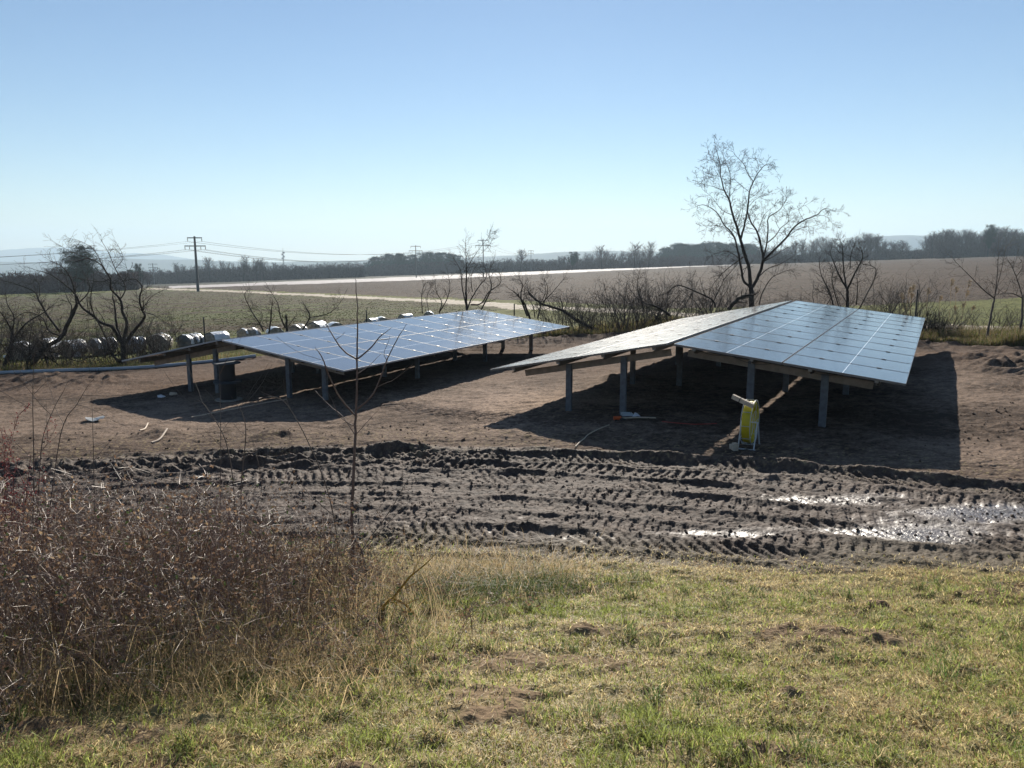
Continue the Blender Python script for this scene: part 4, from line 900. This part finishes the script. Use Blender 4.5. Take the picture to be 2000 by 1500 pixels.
# fence posts
m_fp = M('fence_post', (.06, .06, .06), .7, .3)
for (u, vt, vb, y, lab) in ((397, 621, 676, 26.5, 'thin dark fence post in front of the striped bale'), (715, 607, 632, 32, 'thin dark fence post behind the middle of the left array'), (1004, 595, 625, 31, 'short dark fence post right of the left array corner'), (1792, 567, 640, 25.5, 'tall dark fence post right of the right array beside reeds'), (1478, 540, 600, 29, 'thin fence post hidden among stems left of the right array ridge')):
    if u == 1478: continue
    p = at(u, vt, y); z0 = float(gz(p[0], y)); b = MB(); b.tube([(p[0], y, z0 - .2), (p[0] + .01, y, p[2])], [.028, .024], 8); b.lathe((p[0] + .01, y, p[2]), [(.03, 0), (.03, .02), (0, .035)], 8)
    tag(b.build('fence_post', m_fp), lab, 'fence post', 'fence posts along the field')

# ------------------------------------------------------------------ ribbons: grass, straw, reeds
def ribbons(P, H, W_, lean, dirx, col, name, mat, label=None, cat=None, curl=.6, parent=None, kind=None):
    n = len(P); rng = np.random.default_rng(n % 9973)
    ang = rng.random(n) * 6.283; w = np.stack([np.cos(ang), np.sin(ang), 0 * ang], 1) * (W_ / 2)[:, None]
    L = np.stack([np.cos(dirx), np.sin(dirx), 0 * dirx], 1) * lean[:, None]
    up = np.array([0, 0, 1.]) * H[:, None]
    mid = P + up * .6 + L * .35; tip = P + up * (1 - .35 * curl * (lean / (H + 1e-6)).clip(0, 1.5)[:, None]) + L
    V = np.stack([P - w, P + w, mid - w * .8, mid + w * .8, tip], 1).reshape(-1, 3)
    i = np.arange(n)[:, None] * 5
    o = mesh_np(name, V, [i + np.array([[0, 1, 3, 2]]), i + np.array([[2, 3, 4]])], mat, parent, col=np.repeat(col, 5, axis=0))
    if label: tag(o, label, cat, None, kind)
    return o
rng = np.random.default_rng(12)
def scatter(n, x0, x1, y0, y1, dens):
    X = rng.uniform(x0, x1, n * 3); Y = rng.uniform(y0, y1, n * 3); k = (rng.random(n * 3) < dens(X, Y)) & (np.abs(X) < .72 * Y + .7)
    return X[k][:n], Y[k][:n]
def grassbank():
    def dens(X, Y):
        ge = Y - grass_edge(X); bare = np.clip(.7 * ss(.36, .56, fbm(X * 1.4 + 5, Y * 1.8, 3, 106)) + barem(X, Y), 0, 1)
        return np.clip(1.15 - Y * .09, .3, 1) * ss(.55, -.5, ge) * (1 - .93 * bare) * (.25 + .75 * ss(-.4, .3, fbm(X * 2.3, Y * 2.3, 3, 201)))
    X, Y = scatter(620000, -5.5, 6, 1.3, 7.6, dens); n = len(X)
    g = .5 * fbm(X * 1.1 + 9, Y * 1.4, 3, 202) + .8 * fbm(X * 6, Y * 8, 3, 203); edge = ss(-1.6, 0, Y - grass_edge(X))
    gp = np.clip(.40 + .6 * g - .35 * edge, .03, .9); isg = rng.random(n) < gp
    r1 = rng.random((n, 1)); r2 = rng.random((n, 1))
    green = np.array([[.29, .34, .10]]) * (.25 + 1.15 * r1) + np.array([[.05, .04, 0]]) * r2
    straw = np.array([[.78, .66, .36]]) * (.25 + 1.0 * r1) + np.array([[.05, .0, -.02]]) * r2
    brown = np.array([[.34, .22, .11]]) * (.6 + .7 * r1)
    col = np.where(isg[:, None], green, np.where(rng.random((n, 1)) < .22, brown, straw))
    tuft = ss(.15, .6, fbm(X * 3.3 + 2, Y * 3.3, 2, 204))
    H = np.where(isg, .014 + .045 * rng.random(n) ** 1.8 + .055 * tuft * rng.random(n), .006 + .04 * rng.random(n) ** 2)
    lean = np.where(isg, H * (.3 + .9 * rng.random(n)), .02 + .05 * rng.random(n))
    Wd = (.0022 + .0022 * rng.random(n)) * (1 + Y * .10)
    dirx = rng.random(n) * 6.283
    # coarse darker tussocks among the mown blades
    tx = rng.uniform(-3, 4.6, 230); ty = 1.4 + 5.2 * rng.random(230) ** .8; kk = (np.abs(tx) < .72 * ty + .5) & (ty < grass_edge(tx) - .4); tx, ty = tx[kk], ty[kk]; m = len(tx)
    per = 70; X2 = np.repeat(tx, per) + rng.normal(size=m * per) * .028 * np.repeat(.6 + rng.random(m), per); Y2 = np.repeat(ty, per) + rng.normal(size=m * per) * .028; sz = np.repeat(.4 + .8 * rng.random(m), per)
    c2 = np.where((rng.random(m * per) < .5)[:, None], np.array([[.13, .21, .06]]), np.array([[.55, .46, .25]])) * (.35 + .9 * rng.random((m * per, 1)))
    H2 = (.04 + .08 * rng.random(m * per)) * sz
    X = np.concatenate([X, X2]); Y = np.concatenate([Y, Y2]); col = np.concatenate([col, c2]); H = np.concatenate([H, H2]); lean = np.concatenate([lean, H2 * (.3 + .9 * rng.random(m * per))])
    Wd = np.concatenate([Wd, (.002 + .0022 * rng.random(m * per)) * (1 + Y2 * .08)]); dirx = np.concatenate([dirx, rng.random(m * per) * 6.283])
    ribbons(np.stack([X, Y, gz(X, Y) - .004], 1), H, Wd, lean, dirx, col, 'bank_grass', m_blade, 'short winter grass, green blades mixed with straw, covering the near bank', 'grass', kind='stuff')
grassbank()
# low rosette weeds on the bank, a few leaf clumps
m_fleck = M('field_straw', (.2, .2, .1), .95, 0, .05, attr='Col', transl=.2)
m_leaf = M('weed_leaf', (.07, .14, .03), .5, 0, .4, .2, 30, transl=.3)

# tall dry grass at the foot of the brambles
def drygrass():
    def reg(X, Y):
        a = np.exp(-((X + 1.25) / .6) ** 2 - ((Y - 3.9) / .3) ** 2) * .8 + np.exp(-((X + 2.2) / .8) ** 2 - ((Y - 3.35) / .25) ** 2) * .8 + np.exp(-((X + .3) / .6) ** 2 - ((Y - 6.2) / .5) ** 2) * 1.0 + np.exp(-((X - .1) / .5) ** 2 - ((Y - 5.9) / .4) ** 2) * .8 + np.exp(-((X + .7) / .55) ** 2 - ((Y - 5.4) / .4) ** 2) * .5 + np.exp(-((X + 1.0) / .4) ** 2 - ((Y - 3.4) / .3) ** 2) * .5
        return np.clip(a, 0, 1)
    X, Y = scatter(36000, -4.6, 1.4, 2.2, 7.4, reg); n = len(X); r = rng.random((n, 1)); gr = rng.random((n, 1))
    col = np.where(gr < np.where(((X > -.9) & (Y > 4.7) & (Y < 6.0))[:, None], .8, .15), np.array([[.085, .13, .035]]), np.array([[.60, .45, .25]])) * (.35 + .8 * r)
    H = (.05 + .20 * rng.random(n)) * np.where(Y > 5, 1.1, 1.0); lean = H * (.3 + 1.3 * rng.random(n)); Wd = .002 + .003 * rng.random(n)
    ribbons(np.stack([X, Y, gz(X, Y) - .01], 1), H, Wd, lean, rng.random(n) * 6.28, col, 'dry_grass', m_blade, 'tall tangled dry grass at the edge of the bramble thicket', 'dry grass', kind='stuff')
drygrass()
# bleached grass and weeds along the hedge line behind the pad
def hedgegrass():
    X = []; Y = []
    for (u0, u1, va, vb, n) in ((1050, 1330, 638, 662, 26000), (1330, 1800, 632, 655, 12000), (1780, 2080, 640, 676, 24000), (-60, 430, 700, 727, 16000), (430, 1060, 655, 690, 9000)):
        u = rng.uniform(u0, u1, n); v = rng.uniform(va, vb, n); ev = np.interp(u, EU, EV); v = ev - rng.random(n) ** 1.4 * 20 + 3
        a = (u - 1000) / F; b_ = (750 - v) / F; dx_ = a; dy_ = CP + SP * b_; dz_ = b_ * CP - SP
        y = (2.93 - .234) / (-dz_ / dy_ + .033 * dx_ / dy_ - .018); X.append(dx_ / dy_ * y); Y.append(y)
    X = np.concatenate(X); Y = np.concatenate(Y); n = len(X); r = rng.random((n, 1))
    k = (rng.random((n, 1)) < .45)
    col = np.where(k, np.array([[.12, .14, .04]]), np.array([[.25, .19, .11]])) * (.4 + .8 * r)
    H = (.10 + .40 * rng.random(n) ** 1.6) * (.35 + .9 * ss(-.3, .4, fbm(X * .6, Y * .6, 2, 301))); H = np.where(X < -5, H * .5, H)
    ribbons(np.stack([X, Y, gz(X, Y) - .02], 1), H, .006 + .007 * rng.random(n), H * .5 * rng.random(n), rng.random(n) * 6.28, col, 'hedge_grass', m_blade, 'bleached grass and weeds along the foot of the hedge', 'grass', kind='stuff')
hedgegrass()
# stubble and straw flecks on the two fields, green tufts on the near one
def stubble():
    n = 70000; t = rng.random(n); y = 38 / (1 - t * (1 - 38 / 330.)); u = rng.uniform(250, 2150, n); x = (u - 1000) / F * y * 1.02
    U, V = proj(x, y, base_z(x, y))
    lim = np.interp(U, [300, 430, 800, 1005, 1300, 1700, 1850, 2000, 2900], [562.5, 565, 579.5, 586, 600, 596, 590, 582, 560]); top = np.interp(U, [300, 354, 800, 1280, 1600, 1700, 2000, 2900], [562, 563, 550, 527, 511, 510, 498, 480])
    k = (V < lim - 1) & (V > top + 1); x = x[k]; y = y[k]; n = len(x); s = (.015 + .03 * rng.random(n)) * (1 + y / 90)
    P = np.stack([x, y, gz(x, y)], 1); a = rng.normal(size=(n, 3)); a[:, 2] = np.abs(a[:, 2]) * .15; a /= np.linalg.norm(a, axis=1)[:, None]
    V3 = np.stack([P - a * s[:, None], P + a * s[:, None], P + np.array([0, 0, 1.]) * (s * .35)[:, None]], 1).reshape(-1, 3)
    c = np.array([[.42, .36, .29]]) * (.35 + .75 * rng.random((n, 1)))
    o = mesh_np('maize_stubble', V3, [np.arange(3 * n).reshape(-1, 3)], m_fleck, col=np.repeat(c, 3, axis=0)); tag(o, 'pale stubble flecks strewn over the ploughed field', 'stubble', None, 'stuff')
    n = 60000; t = rng.random(n); y = 30 / (1 - t * (1 - 30 / 150.)); u = rng.uniform(-150, 1010, n); x = (u - 1000) / F * y * 1.02
    U, V = proj(x, y, base_z(x, y)); k = (V > np.interp(U, [-900, 0, 225, 300, 430, 800, 1012], [600, 583, 573, 567, 571, 589, 606])) & (V < np.interp(U, [-900, 0, 300, 700, 860, 1000], [720, 694, 672, 632, 612, 600]))
    gk = ss(-.1, .3, fbm(x * .05, y * .5, 4, 107)); x = x[k]; y = y[k]; gk = gk[k]; n = len(x); s = (.015 + .03 * rng.random(n)) * (1 + y / 90)
    P = np.stack([x, y, gz(x, y)], 1); a = rng.normal(size=(n, 3)); a[:, 2] = np.abs(a[:, 2]) * .15; a /= np.linalg.norm(a, axis=1)[:, None]
    V3 = np.stack([P - a * s[:, None], P + a * s[:, None], P + np.array([0, 0, 1.]) * (s * .6)[:, None]], 1).reshape(-1, 3)
    c = np.where((rng.random(n) < .25 + .6 * gk)[:, None], np.array([[.10, .12, .04]]), np.array([[.24, .19, .13]])) * (.3 + .9 * rng.random((n, 1)))
    o = mesh_np('field_weeds', V3, [np.arange(3 * n).reshape(-1, 3)], m_fleck, col=np.repeat(c, 3, axis=0)); tag(o, 'low green and brown regrowth on the field left of the path', 'regrowth', None, 'stuff')
stubble()
# clods and crumbs on the mud
def crumbs():
    n = 14000; x = rng.uniform(-9, 9, n); y = rng.uniform(6.8, 13.5, n); s = y - yb(x); ge = y - grass_edge(x); k = (ge > .1) & (rng.random(n) < np.where(s < .2, .8, .22)) & (np.abs(x) < .75 * y)
    x, y = x[k], y[k]; n = len(x); r = .006 + .02 * rng.random(n) ** 3
    oc = np.array([(1, 0, 0), (-1, 0, 0), (0, 1, 0), (0, -1, 0), (0, 0, .8), (0, 0, -.6)]); P = np.stack([x, y, gz(x, y) + r * .2], 1)
    V = P[:, None] + oc[None] * r[:, None, None] * (.6 + .8 * rng.random((n, 6, 1))) + rng.normal(size=(n, 6, 3)) * r[:, None, None] * .2
    f = np.array([[0, 2, 4], [2, 1, 4], [1, 3, 4], [3, 0, 4], [2, 0, 5], [1, 2, 5], [3, 1, 5], [0, 3, 5]]); F3 = (np.arange(n)[:, None, None] * 6 + f[None]).reshape(-1, 3)
    o = mesh_np('mud_clods', V.reshape(-1, 3), [F3], M('clod', (.10, .07, .052), .9, 0, .2, .3, 30), smooth=False); tag(o, 'small crumbs of mud strewn over the rutted lane', 'mud clods', None, 'stuff')
crumbs()

# reeds with feathery heads at the right
m_reed = M('reed', (.62, .50, .34), .8, 0, .2, .2, 20, transl=.5)
for i, (u, v) in enumerate([(1776, 562), (1783, 556), (1779, 572), (1858, 545), (1812, 563), (1835, 578), (1867, 560), (1889, 567), (1880, 592), (1864, 598), (1893, 548), (1900, 598), (1760, 575)]):
    rr2 = np.random.default_rng(900 + i); y = 25 + rr2.random(); p = at(u, v, y); gx = p[0] + rr2.normal() * .12; root = empty('reed', (gx, y, float(gz(gx, y))))
    lab = 'tallest feathery reed with a full pale head beside the tall fence post' if i == 1 else 'dry reed with a feathery pale head on the verge right of the right array'
    tag(root, lab, 'reed', None if i == 1 else 'feathery reeds on the right verge')
    st = smooth_poly([(gx, y, float(gz(gx, y))), ((gx + p[0]) / 2 + .02, y, p[2] * .5 + float(gz(gx, y)) * .5), tuple(p)], 5); b = MB(); b.tube(st, [.005] * 5 + [.004] * 5 + [.003], 4); b.build('stalk', m_reed, root)
    out = []
    for k in range(60):
        t = rr2.random(); q0 = p - (st[-1] - st[-3]) * t * .8; d = rr2.normal(size=3) * .6 + np.array([.8, 0, -.2]); d /= np.linalg.norm(d)
        out.append((q0, q0 + d * (.03 + .09 * math.sin(math.pi * min(1, t + .15))), .005, .002))
    seg_mesh(out, 'seed_head', m_reed, root)

# ------------------------------------------------------------------ brambles in the left foreground
def brambles():
    rr = np.random.default_rng(55); A = []; B = []; ra = []; rb = []; col = []
    TU = [-300, 0, 200, 400, 520, 620, 700, 760, 850, 960, 1040]; TV = [955, 955, 965, 960, 985, 1000, 1030, 1085, 1110, 1150, 1185]
    cnt = 0; poly = []
    while cnt < 2150:
        x = rr.uniform(-5.2, .1); y = rr.uniform(2.9, 6.6)
        front = 2.85 + .5 * (x + 2.4) * (x > -2.4) + .15 * math.sin(x * 3)
        back = 6.3 - .25 * (x + 2.6) * (x > -2.6)
        if y < front or y > back or abs(x) > .8 * y + .5: continue
        if rr.random() < np.clip((x + 1.7) / 1.0, 0, .93): continue
        z0 = float(base_z(x, y)); u, v = proj(x, y, z0)
        tv = float(np.interp(u, TU, TV)); zt = at(u, tv, y)[2]
        h = min(1.0, max(.10, zt - z0)); h *= min(1, .45 + (y - front) * .8) * (.72 + .5 * float(vn(x * 2.1, y * 2.1, 207)))
        hh = h * (.30 + .75 * rr.random() ** 1.2)
        a = rr.random() * 6.283; reach = (.1 + .6 * rr.random() ** 1.5) * (.5 + hh)
        e1 = np.array([math.cos(a), math.sin(a), 0]); p0 = np.array([x, y, z0 - .02])
        c1 = p0 + np.array([0, 0, hh * 1.2]) + e1 * reach * .15; c2 = p0 + np.array([0, 0, hh * 1.15]) + e1 * reach * .6; p3 = p0 + e1 * reach + np.array([0, 0, hh * (.2 + .5 * rr.random())])
        t = np.linspace(0, 1, 10)[:, None]; P = (1 - t) ** 3 * p0 + 3 * (1 - t) ** 2 * t * c1 + 3 * (1 - t) * t * t * c2 + t ** 3 * p3
        P[1:] += rr.normal(size=(9, 3)) * .012
        r0 = .0011 + .0020 * rr.random() ** 2.5
        if cnt % 22 == 0: r0 = .0035; p3 = p3 + e1 * .5 * min(h + .2, 1); c1[2] += .14; c2[2] += .10; P[:] = (1 - t) ** 3 * p0 + 3 * (1 - t) ** 2 * t * c1 + 3 * (1 - t) * t * t * c2 + t ** 3 * p3; pale = rr.random()
        c = np.array([.21, .135, .105]) * (.5 + .9 * rr.random()) if pale < .80 else np.array([.36, .27, .19]) * (.6 + .6 * rr.random())
        for k in range(9):
            A.append(P[k]); B.append(P[k + 1]); ra.append(r0 * (1 - k / 12)); rb.append(r0 * (1 - (k + 1) / 12)); col.append(c)
        for k in range(15):
            i = rr.integers(1, 9); d = rr.normal(size=3); d[2] += .35; d /= np.linalg.norm(d); q = P[i]; L = .05 + .14 * rr.random()
            q1 = q + d * L * .5; q2 = q1 + (d + rr.normal(size=3) * .35) * L * .5
            c2_ = c * (.7 + .7 * rr.random()); A += [q, q1]; B += [q1, q2]; ra += [.0010, .0009]; rb += [.0009, .0006]; col += [c2_, c2_]
            if rr.random() < .55:
                d2 = rr.normal(size=3); d2 /= np.linalg.norm(d2); A.append(q1); B.append(q1 + d2 * .045); ra.append(.0008); rb.append(.0006); col.append(c2_)
        cnt += 1
    mb = MB(); mb.segs(A, B, ra, rb, 3); cl = np.repeat(np.array(col), 6, axis=0)
    o = mb.build('bramble_thicket', m_twig, col=cl); tag(o, 'tangled reddish brown bramble thicket in the left foreground', 'brambles', None, 'stuff')
    n = 8000; x = rr.uniform(-4.8, -.4, n); y = rr.uniform(2.7, 6.2, n); k = (np.abs(x) < .75 * y + .5) & (rr.random(n) < .25 + .75 * ss(.2, -.5, fbm(x * 1.1, y * 1.5, 2, 211))) & (y > 2.8 + .5 * np.maximum(x + 2.4, 0)); x = x[k]; y = y[k]; n = len(x)
    H = .15 + .5 * rr.random(n) ** 1.5; c = np.array([[.50, .38, .22]]) * (.35 + .8 * rr.random((n, 1)))
    ribbons(np.stack([x, y, gz(x, y)], 1), H, .0018 + .002 * rr.random(n), H * (.2 + .9 * rr.random(n)), rr.random(n) * 6.28, c, 'thicket_straw', m_blade, 'pale dry grass stalks growing up through the brambles', 'dry grass', kind='stuff')
    # withered leaves and rosehips caught in the thicket
    A = np.array(A); k = rr.integers(0, len(A), 34000); P = A[k] + rr.normal(size=(34000, 3)) * .012; n = len(P)
    a = rr.normal(size=(n, 3)); a /= np.linalg.norm(a, axis=1)[:, None]; b = np.cross(a, rr.normal(size=(n, 3))); b /= np.linalg.norm(b, axis=1)[:, None]; s = (.004 + .007 * rr.random(n))[:, None]
    V = np.stack([P - a * s * 1.5, P + b * s * .8, P + a * s * 1.5, P - b * s * .8], 1).reshape(-1, 3)
    c = np.array([[.19, .12, .075]]) * (.5 + 1.0 * rr.random((n, 1))); g = rr.random((n, 1)); c = np.where(g < .12, np.array([[.06, .085, .03]]), c); c = np.where(g > .92, np.array([[.34, .24, .14]]), c)
    o = mesh_np('withered_leaves', V, [np.arange(4 * n).reshape(-1, 4)], m_blade, col=np.repeat(c, 4, axis=0)); tag(o, 'small withered leaves caught in the bramble thicket', 'leaves', None, 'stuff')
brambles()

# young tree and shoots standing out of the brambles
SAP = [([(688, 1175), (690, 1100), (688, 1000), (692, 900), (694, 830), (697, 760), (697, 700), (698, 640), (697, 580), (694, 545)], .017, .0022),
 ([(697, 702), (672, 686), (654, 662), (640, 638)], .0075, .003), ([(697, 702), (722, 682), (740, 660), (752, 650)], .007, .003), ([(738, 664), (757, 663)], .003, .0015), ([(655, 664), (667, 656)], .003, .0015),
 ([(694, 812), (664, 776), (642, 732), (630, 700), (622, 687)], .0075, .003), ([(696, 800), (730, 768), (757, 700), (783, 650)], .0075, .003), ([(694, 850), (668, 812), (648, 796), (626, 774)], .004, .0015), ([(694, 833), (665, 815), (648, 780)], .004, .0015),
 ([(698, 730), (720, 715), (738, 697)], .003, .0015), ([(694, 850), (712, 830), (730, 810)], .003, .0015), ([(757, 706), (750, 690), (757, 672)], .003, .0015), ([(698, 628), (684, 616)], .002, .001)]
limb_tree('young_tree', 'slim bare young tree rising from the brambles left of the middle', 'young tree', [([(a, b) for a, b in P], r0, r1) for P, r0, r1 in SAP], 5.5, (0, 0), 1, 31, 2.2, mat=M('sapling_bark', (.14, .095, .08), .7, 0, .4, .25, 40), depth=.15, lev=1, rmin=.0012, wob=.3)
SAP2 = [([(640, 1180), (660, 1080), (640, 960), (600, 860), (560, 790), (532, 774)], .006, .002), ([(700, 1180), (700, 1090), (760, 1000), (800, 930)], .006, .002), ([(655, 1010), (600, 960), (560, 900)], .004, .0015), ([(690, 1100), (740, 1040), (790, 990)], .004, .0015), ([(715, 1230), (712, 1100), (692, 1050)], .013, .008)]
limb_tree('shoot_cluster', 'cluster of thin curved shoots spreading from the foot of the young tree', 'shoots', SAP2, 5.35, (0, 0), 1, 32, 2.5, mat=m_bark2, trunk_n=0, depth=.15, lev=1, rmin=.0012)
SAP3 = [([(456, 1080), (457, 960), (440, 860), (403, 796), (388, 782)], .006, .002), ([(470, 1080), (471, 950), (480, 850), (474, 810), (462, 790)], .006, .002), ([(440, 880), (410, 850)], .003, .0015), ([(471, 900), (500, 880)], .003, .0015), ([(430, 1080), (431, 830), (428, 720)], .004, .0012), ([(480, 1040), (510, 960), (500, 880)], .004, .0015)]
limb_tree('shoot_cluster', 'thin bare shoots standing in front of the cable drums', 'shoots', SAP3, 5.7, (0, 0), 1, 33, 2.5, mat=m_bark2, trunk_n=0, depth=.12, lev=1, rmin=.0012)
SAP4 = [([(64, 1060), (66, 900), (64, 800), (66, 700)], .005, .0015), ([(72, 1060), (80, 880), (100, 810), (125, 762)], .004, .0015), ([(90, 1060), (118, 850), (150, 790), (170, 756)], .004, .0015), ([(186, 1060), (183, 900), (180, 800)], .004, .0015), ([(66, 760), (50, 740)], .002, .001), ([(66, 770), (84, 752)], .002, .001)]
limb_tree('shoot_cluster', 'thin upright bare shoots at the far left in front of the soil', 'shoots', SAP4, 5.2, (0, 0), 1, 34, 2.5, mat=m_bark2, trunk_n=0, depth=.1, lev=1, rmin=.0012)
# red leaved twigs at the left edge
rr = np.random.default_rng(9); q = at(-30, 1000, 4.6); zq = float(gz(q[0], q[1])); root = empty('red_shrub', (q[0], q[1], zq)); out = []
for k in range(16): grow(out, np.array([q[0] + rr.normal() * .06, q[1] + rr.normal() * .06, zq]), np.array([rr.normal() * .16 + .02, rr.normal() * .16, 1.]), .75 + .45 * rr.random(), .005, 2, rr, seg=.08, wob=.2, kids=4, ang=.5, shr=.35, rmin=.0014)
seg_mesh(out, 'stems', M('red_stem', (.16, .05, .045), .7), root)
P = np.array([o[1] for o in out]); P = P[(P[:, 2] > zq + .45)]; P = np.repeat(P, 3, axis=0); n = len(P); P = P + rr.normal(size=(n, 3)) * .01; a = rr.normal(size=(n, 3)); a /= np.linalg.norm(a, axis=1)[:, None]; b_ = np.cross(a, rr.normal(size=(n, 3))); b_ /= np.linalg.norm(b_, axis=1)[:, None]; s = .007
mesh_np('leaves', np.stack([P - a * s, P + b_ * s * .6, P + a * s, P - b_ * s * .6], 1).reshape(-1, 3), [np.arange(4 * n).reshape(-1, 4)], M('red_leaf', (.22, .055, .05), .6, 0, .3, transl=.3), root)
tag(root, 'small red leaved shrub at the left picture edge', 'shrub')
# mossy stump with a lichen covered branch
q = hit(745, 1215); r_ = empty('tree_stump', tuple(q)); b = MB(); b.tube([q + np.array((0, 0, -.05)), q + np.array((.0, 0, .10)), q + np.array((.02, 0, .13))], [.04, .026, .018], 10); b.build('stump', M('mossy_bark', (.06, .065, .035), .9, 0, .2, .4, 30, .01, 60), r_, smooth=True)
tag(r_, 'short dark mossy stump at the right foot of the brambles', 'stump')
m_lich = M('lichen_bark', (.40, .25, .05), .85, 0, .2, .35, 60)
LI = [([(745, 1190), (765, 1170), (790, 1180), (812, 1203)], .011, .005), ([(765, 1172), (800, 1128), (833, 1100)], .009, .004), ([(790, 1150), (830, 1128)], .003, .0015), ([(775, 1176), (765, 1205)], .003, .0015), ([(790, 1182), (815, 1170)], .003, .0015)]
limb_tree('lichen_branch', 'yellow lichen covered branch sticking out beside the mossy stump', 'branch', LI, float(q[1]) - .25, (0, 0), 1, 41, 9, mat=m_lich, trunk_n=0, depth=.05, lev=1, rmin=.0016)

# ------------------------------------------------------------------ haze
b = MB(); b.box((0, 0, 25), (6800, 0, 0), (0, 6800, 0), (0, 0, 165)); hm = bpy.data.materials.new('haze'); hm.use_nodes = True; n = hm.node_tree.nodes
n.remove(n['Principled BSDF']); v = n.new('ShaderNodeVolumePrincipled'); v.inputs['Color'].default_value = (.66, .85, 1, 1); v.inputs['Density'].default_value = .00025; v.inputs['Anisotropy'].default_value = .2
hm.node_tree.links.new(v.outputs[0], n['Material Output'].inputs['Volume'])
hz_ = b.build('haze', hm); tag(hz_, 'thin pale blue haze over the fields and hills', 'haze', None, 'stuff')
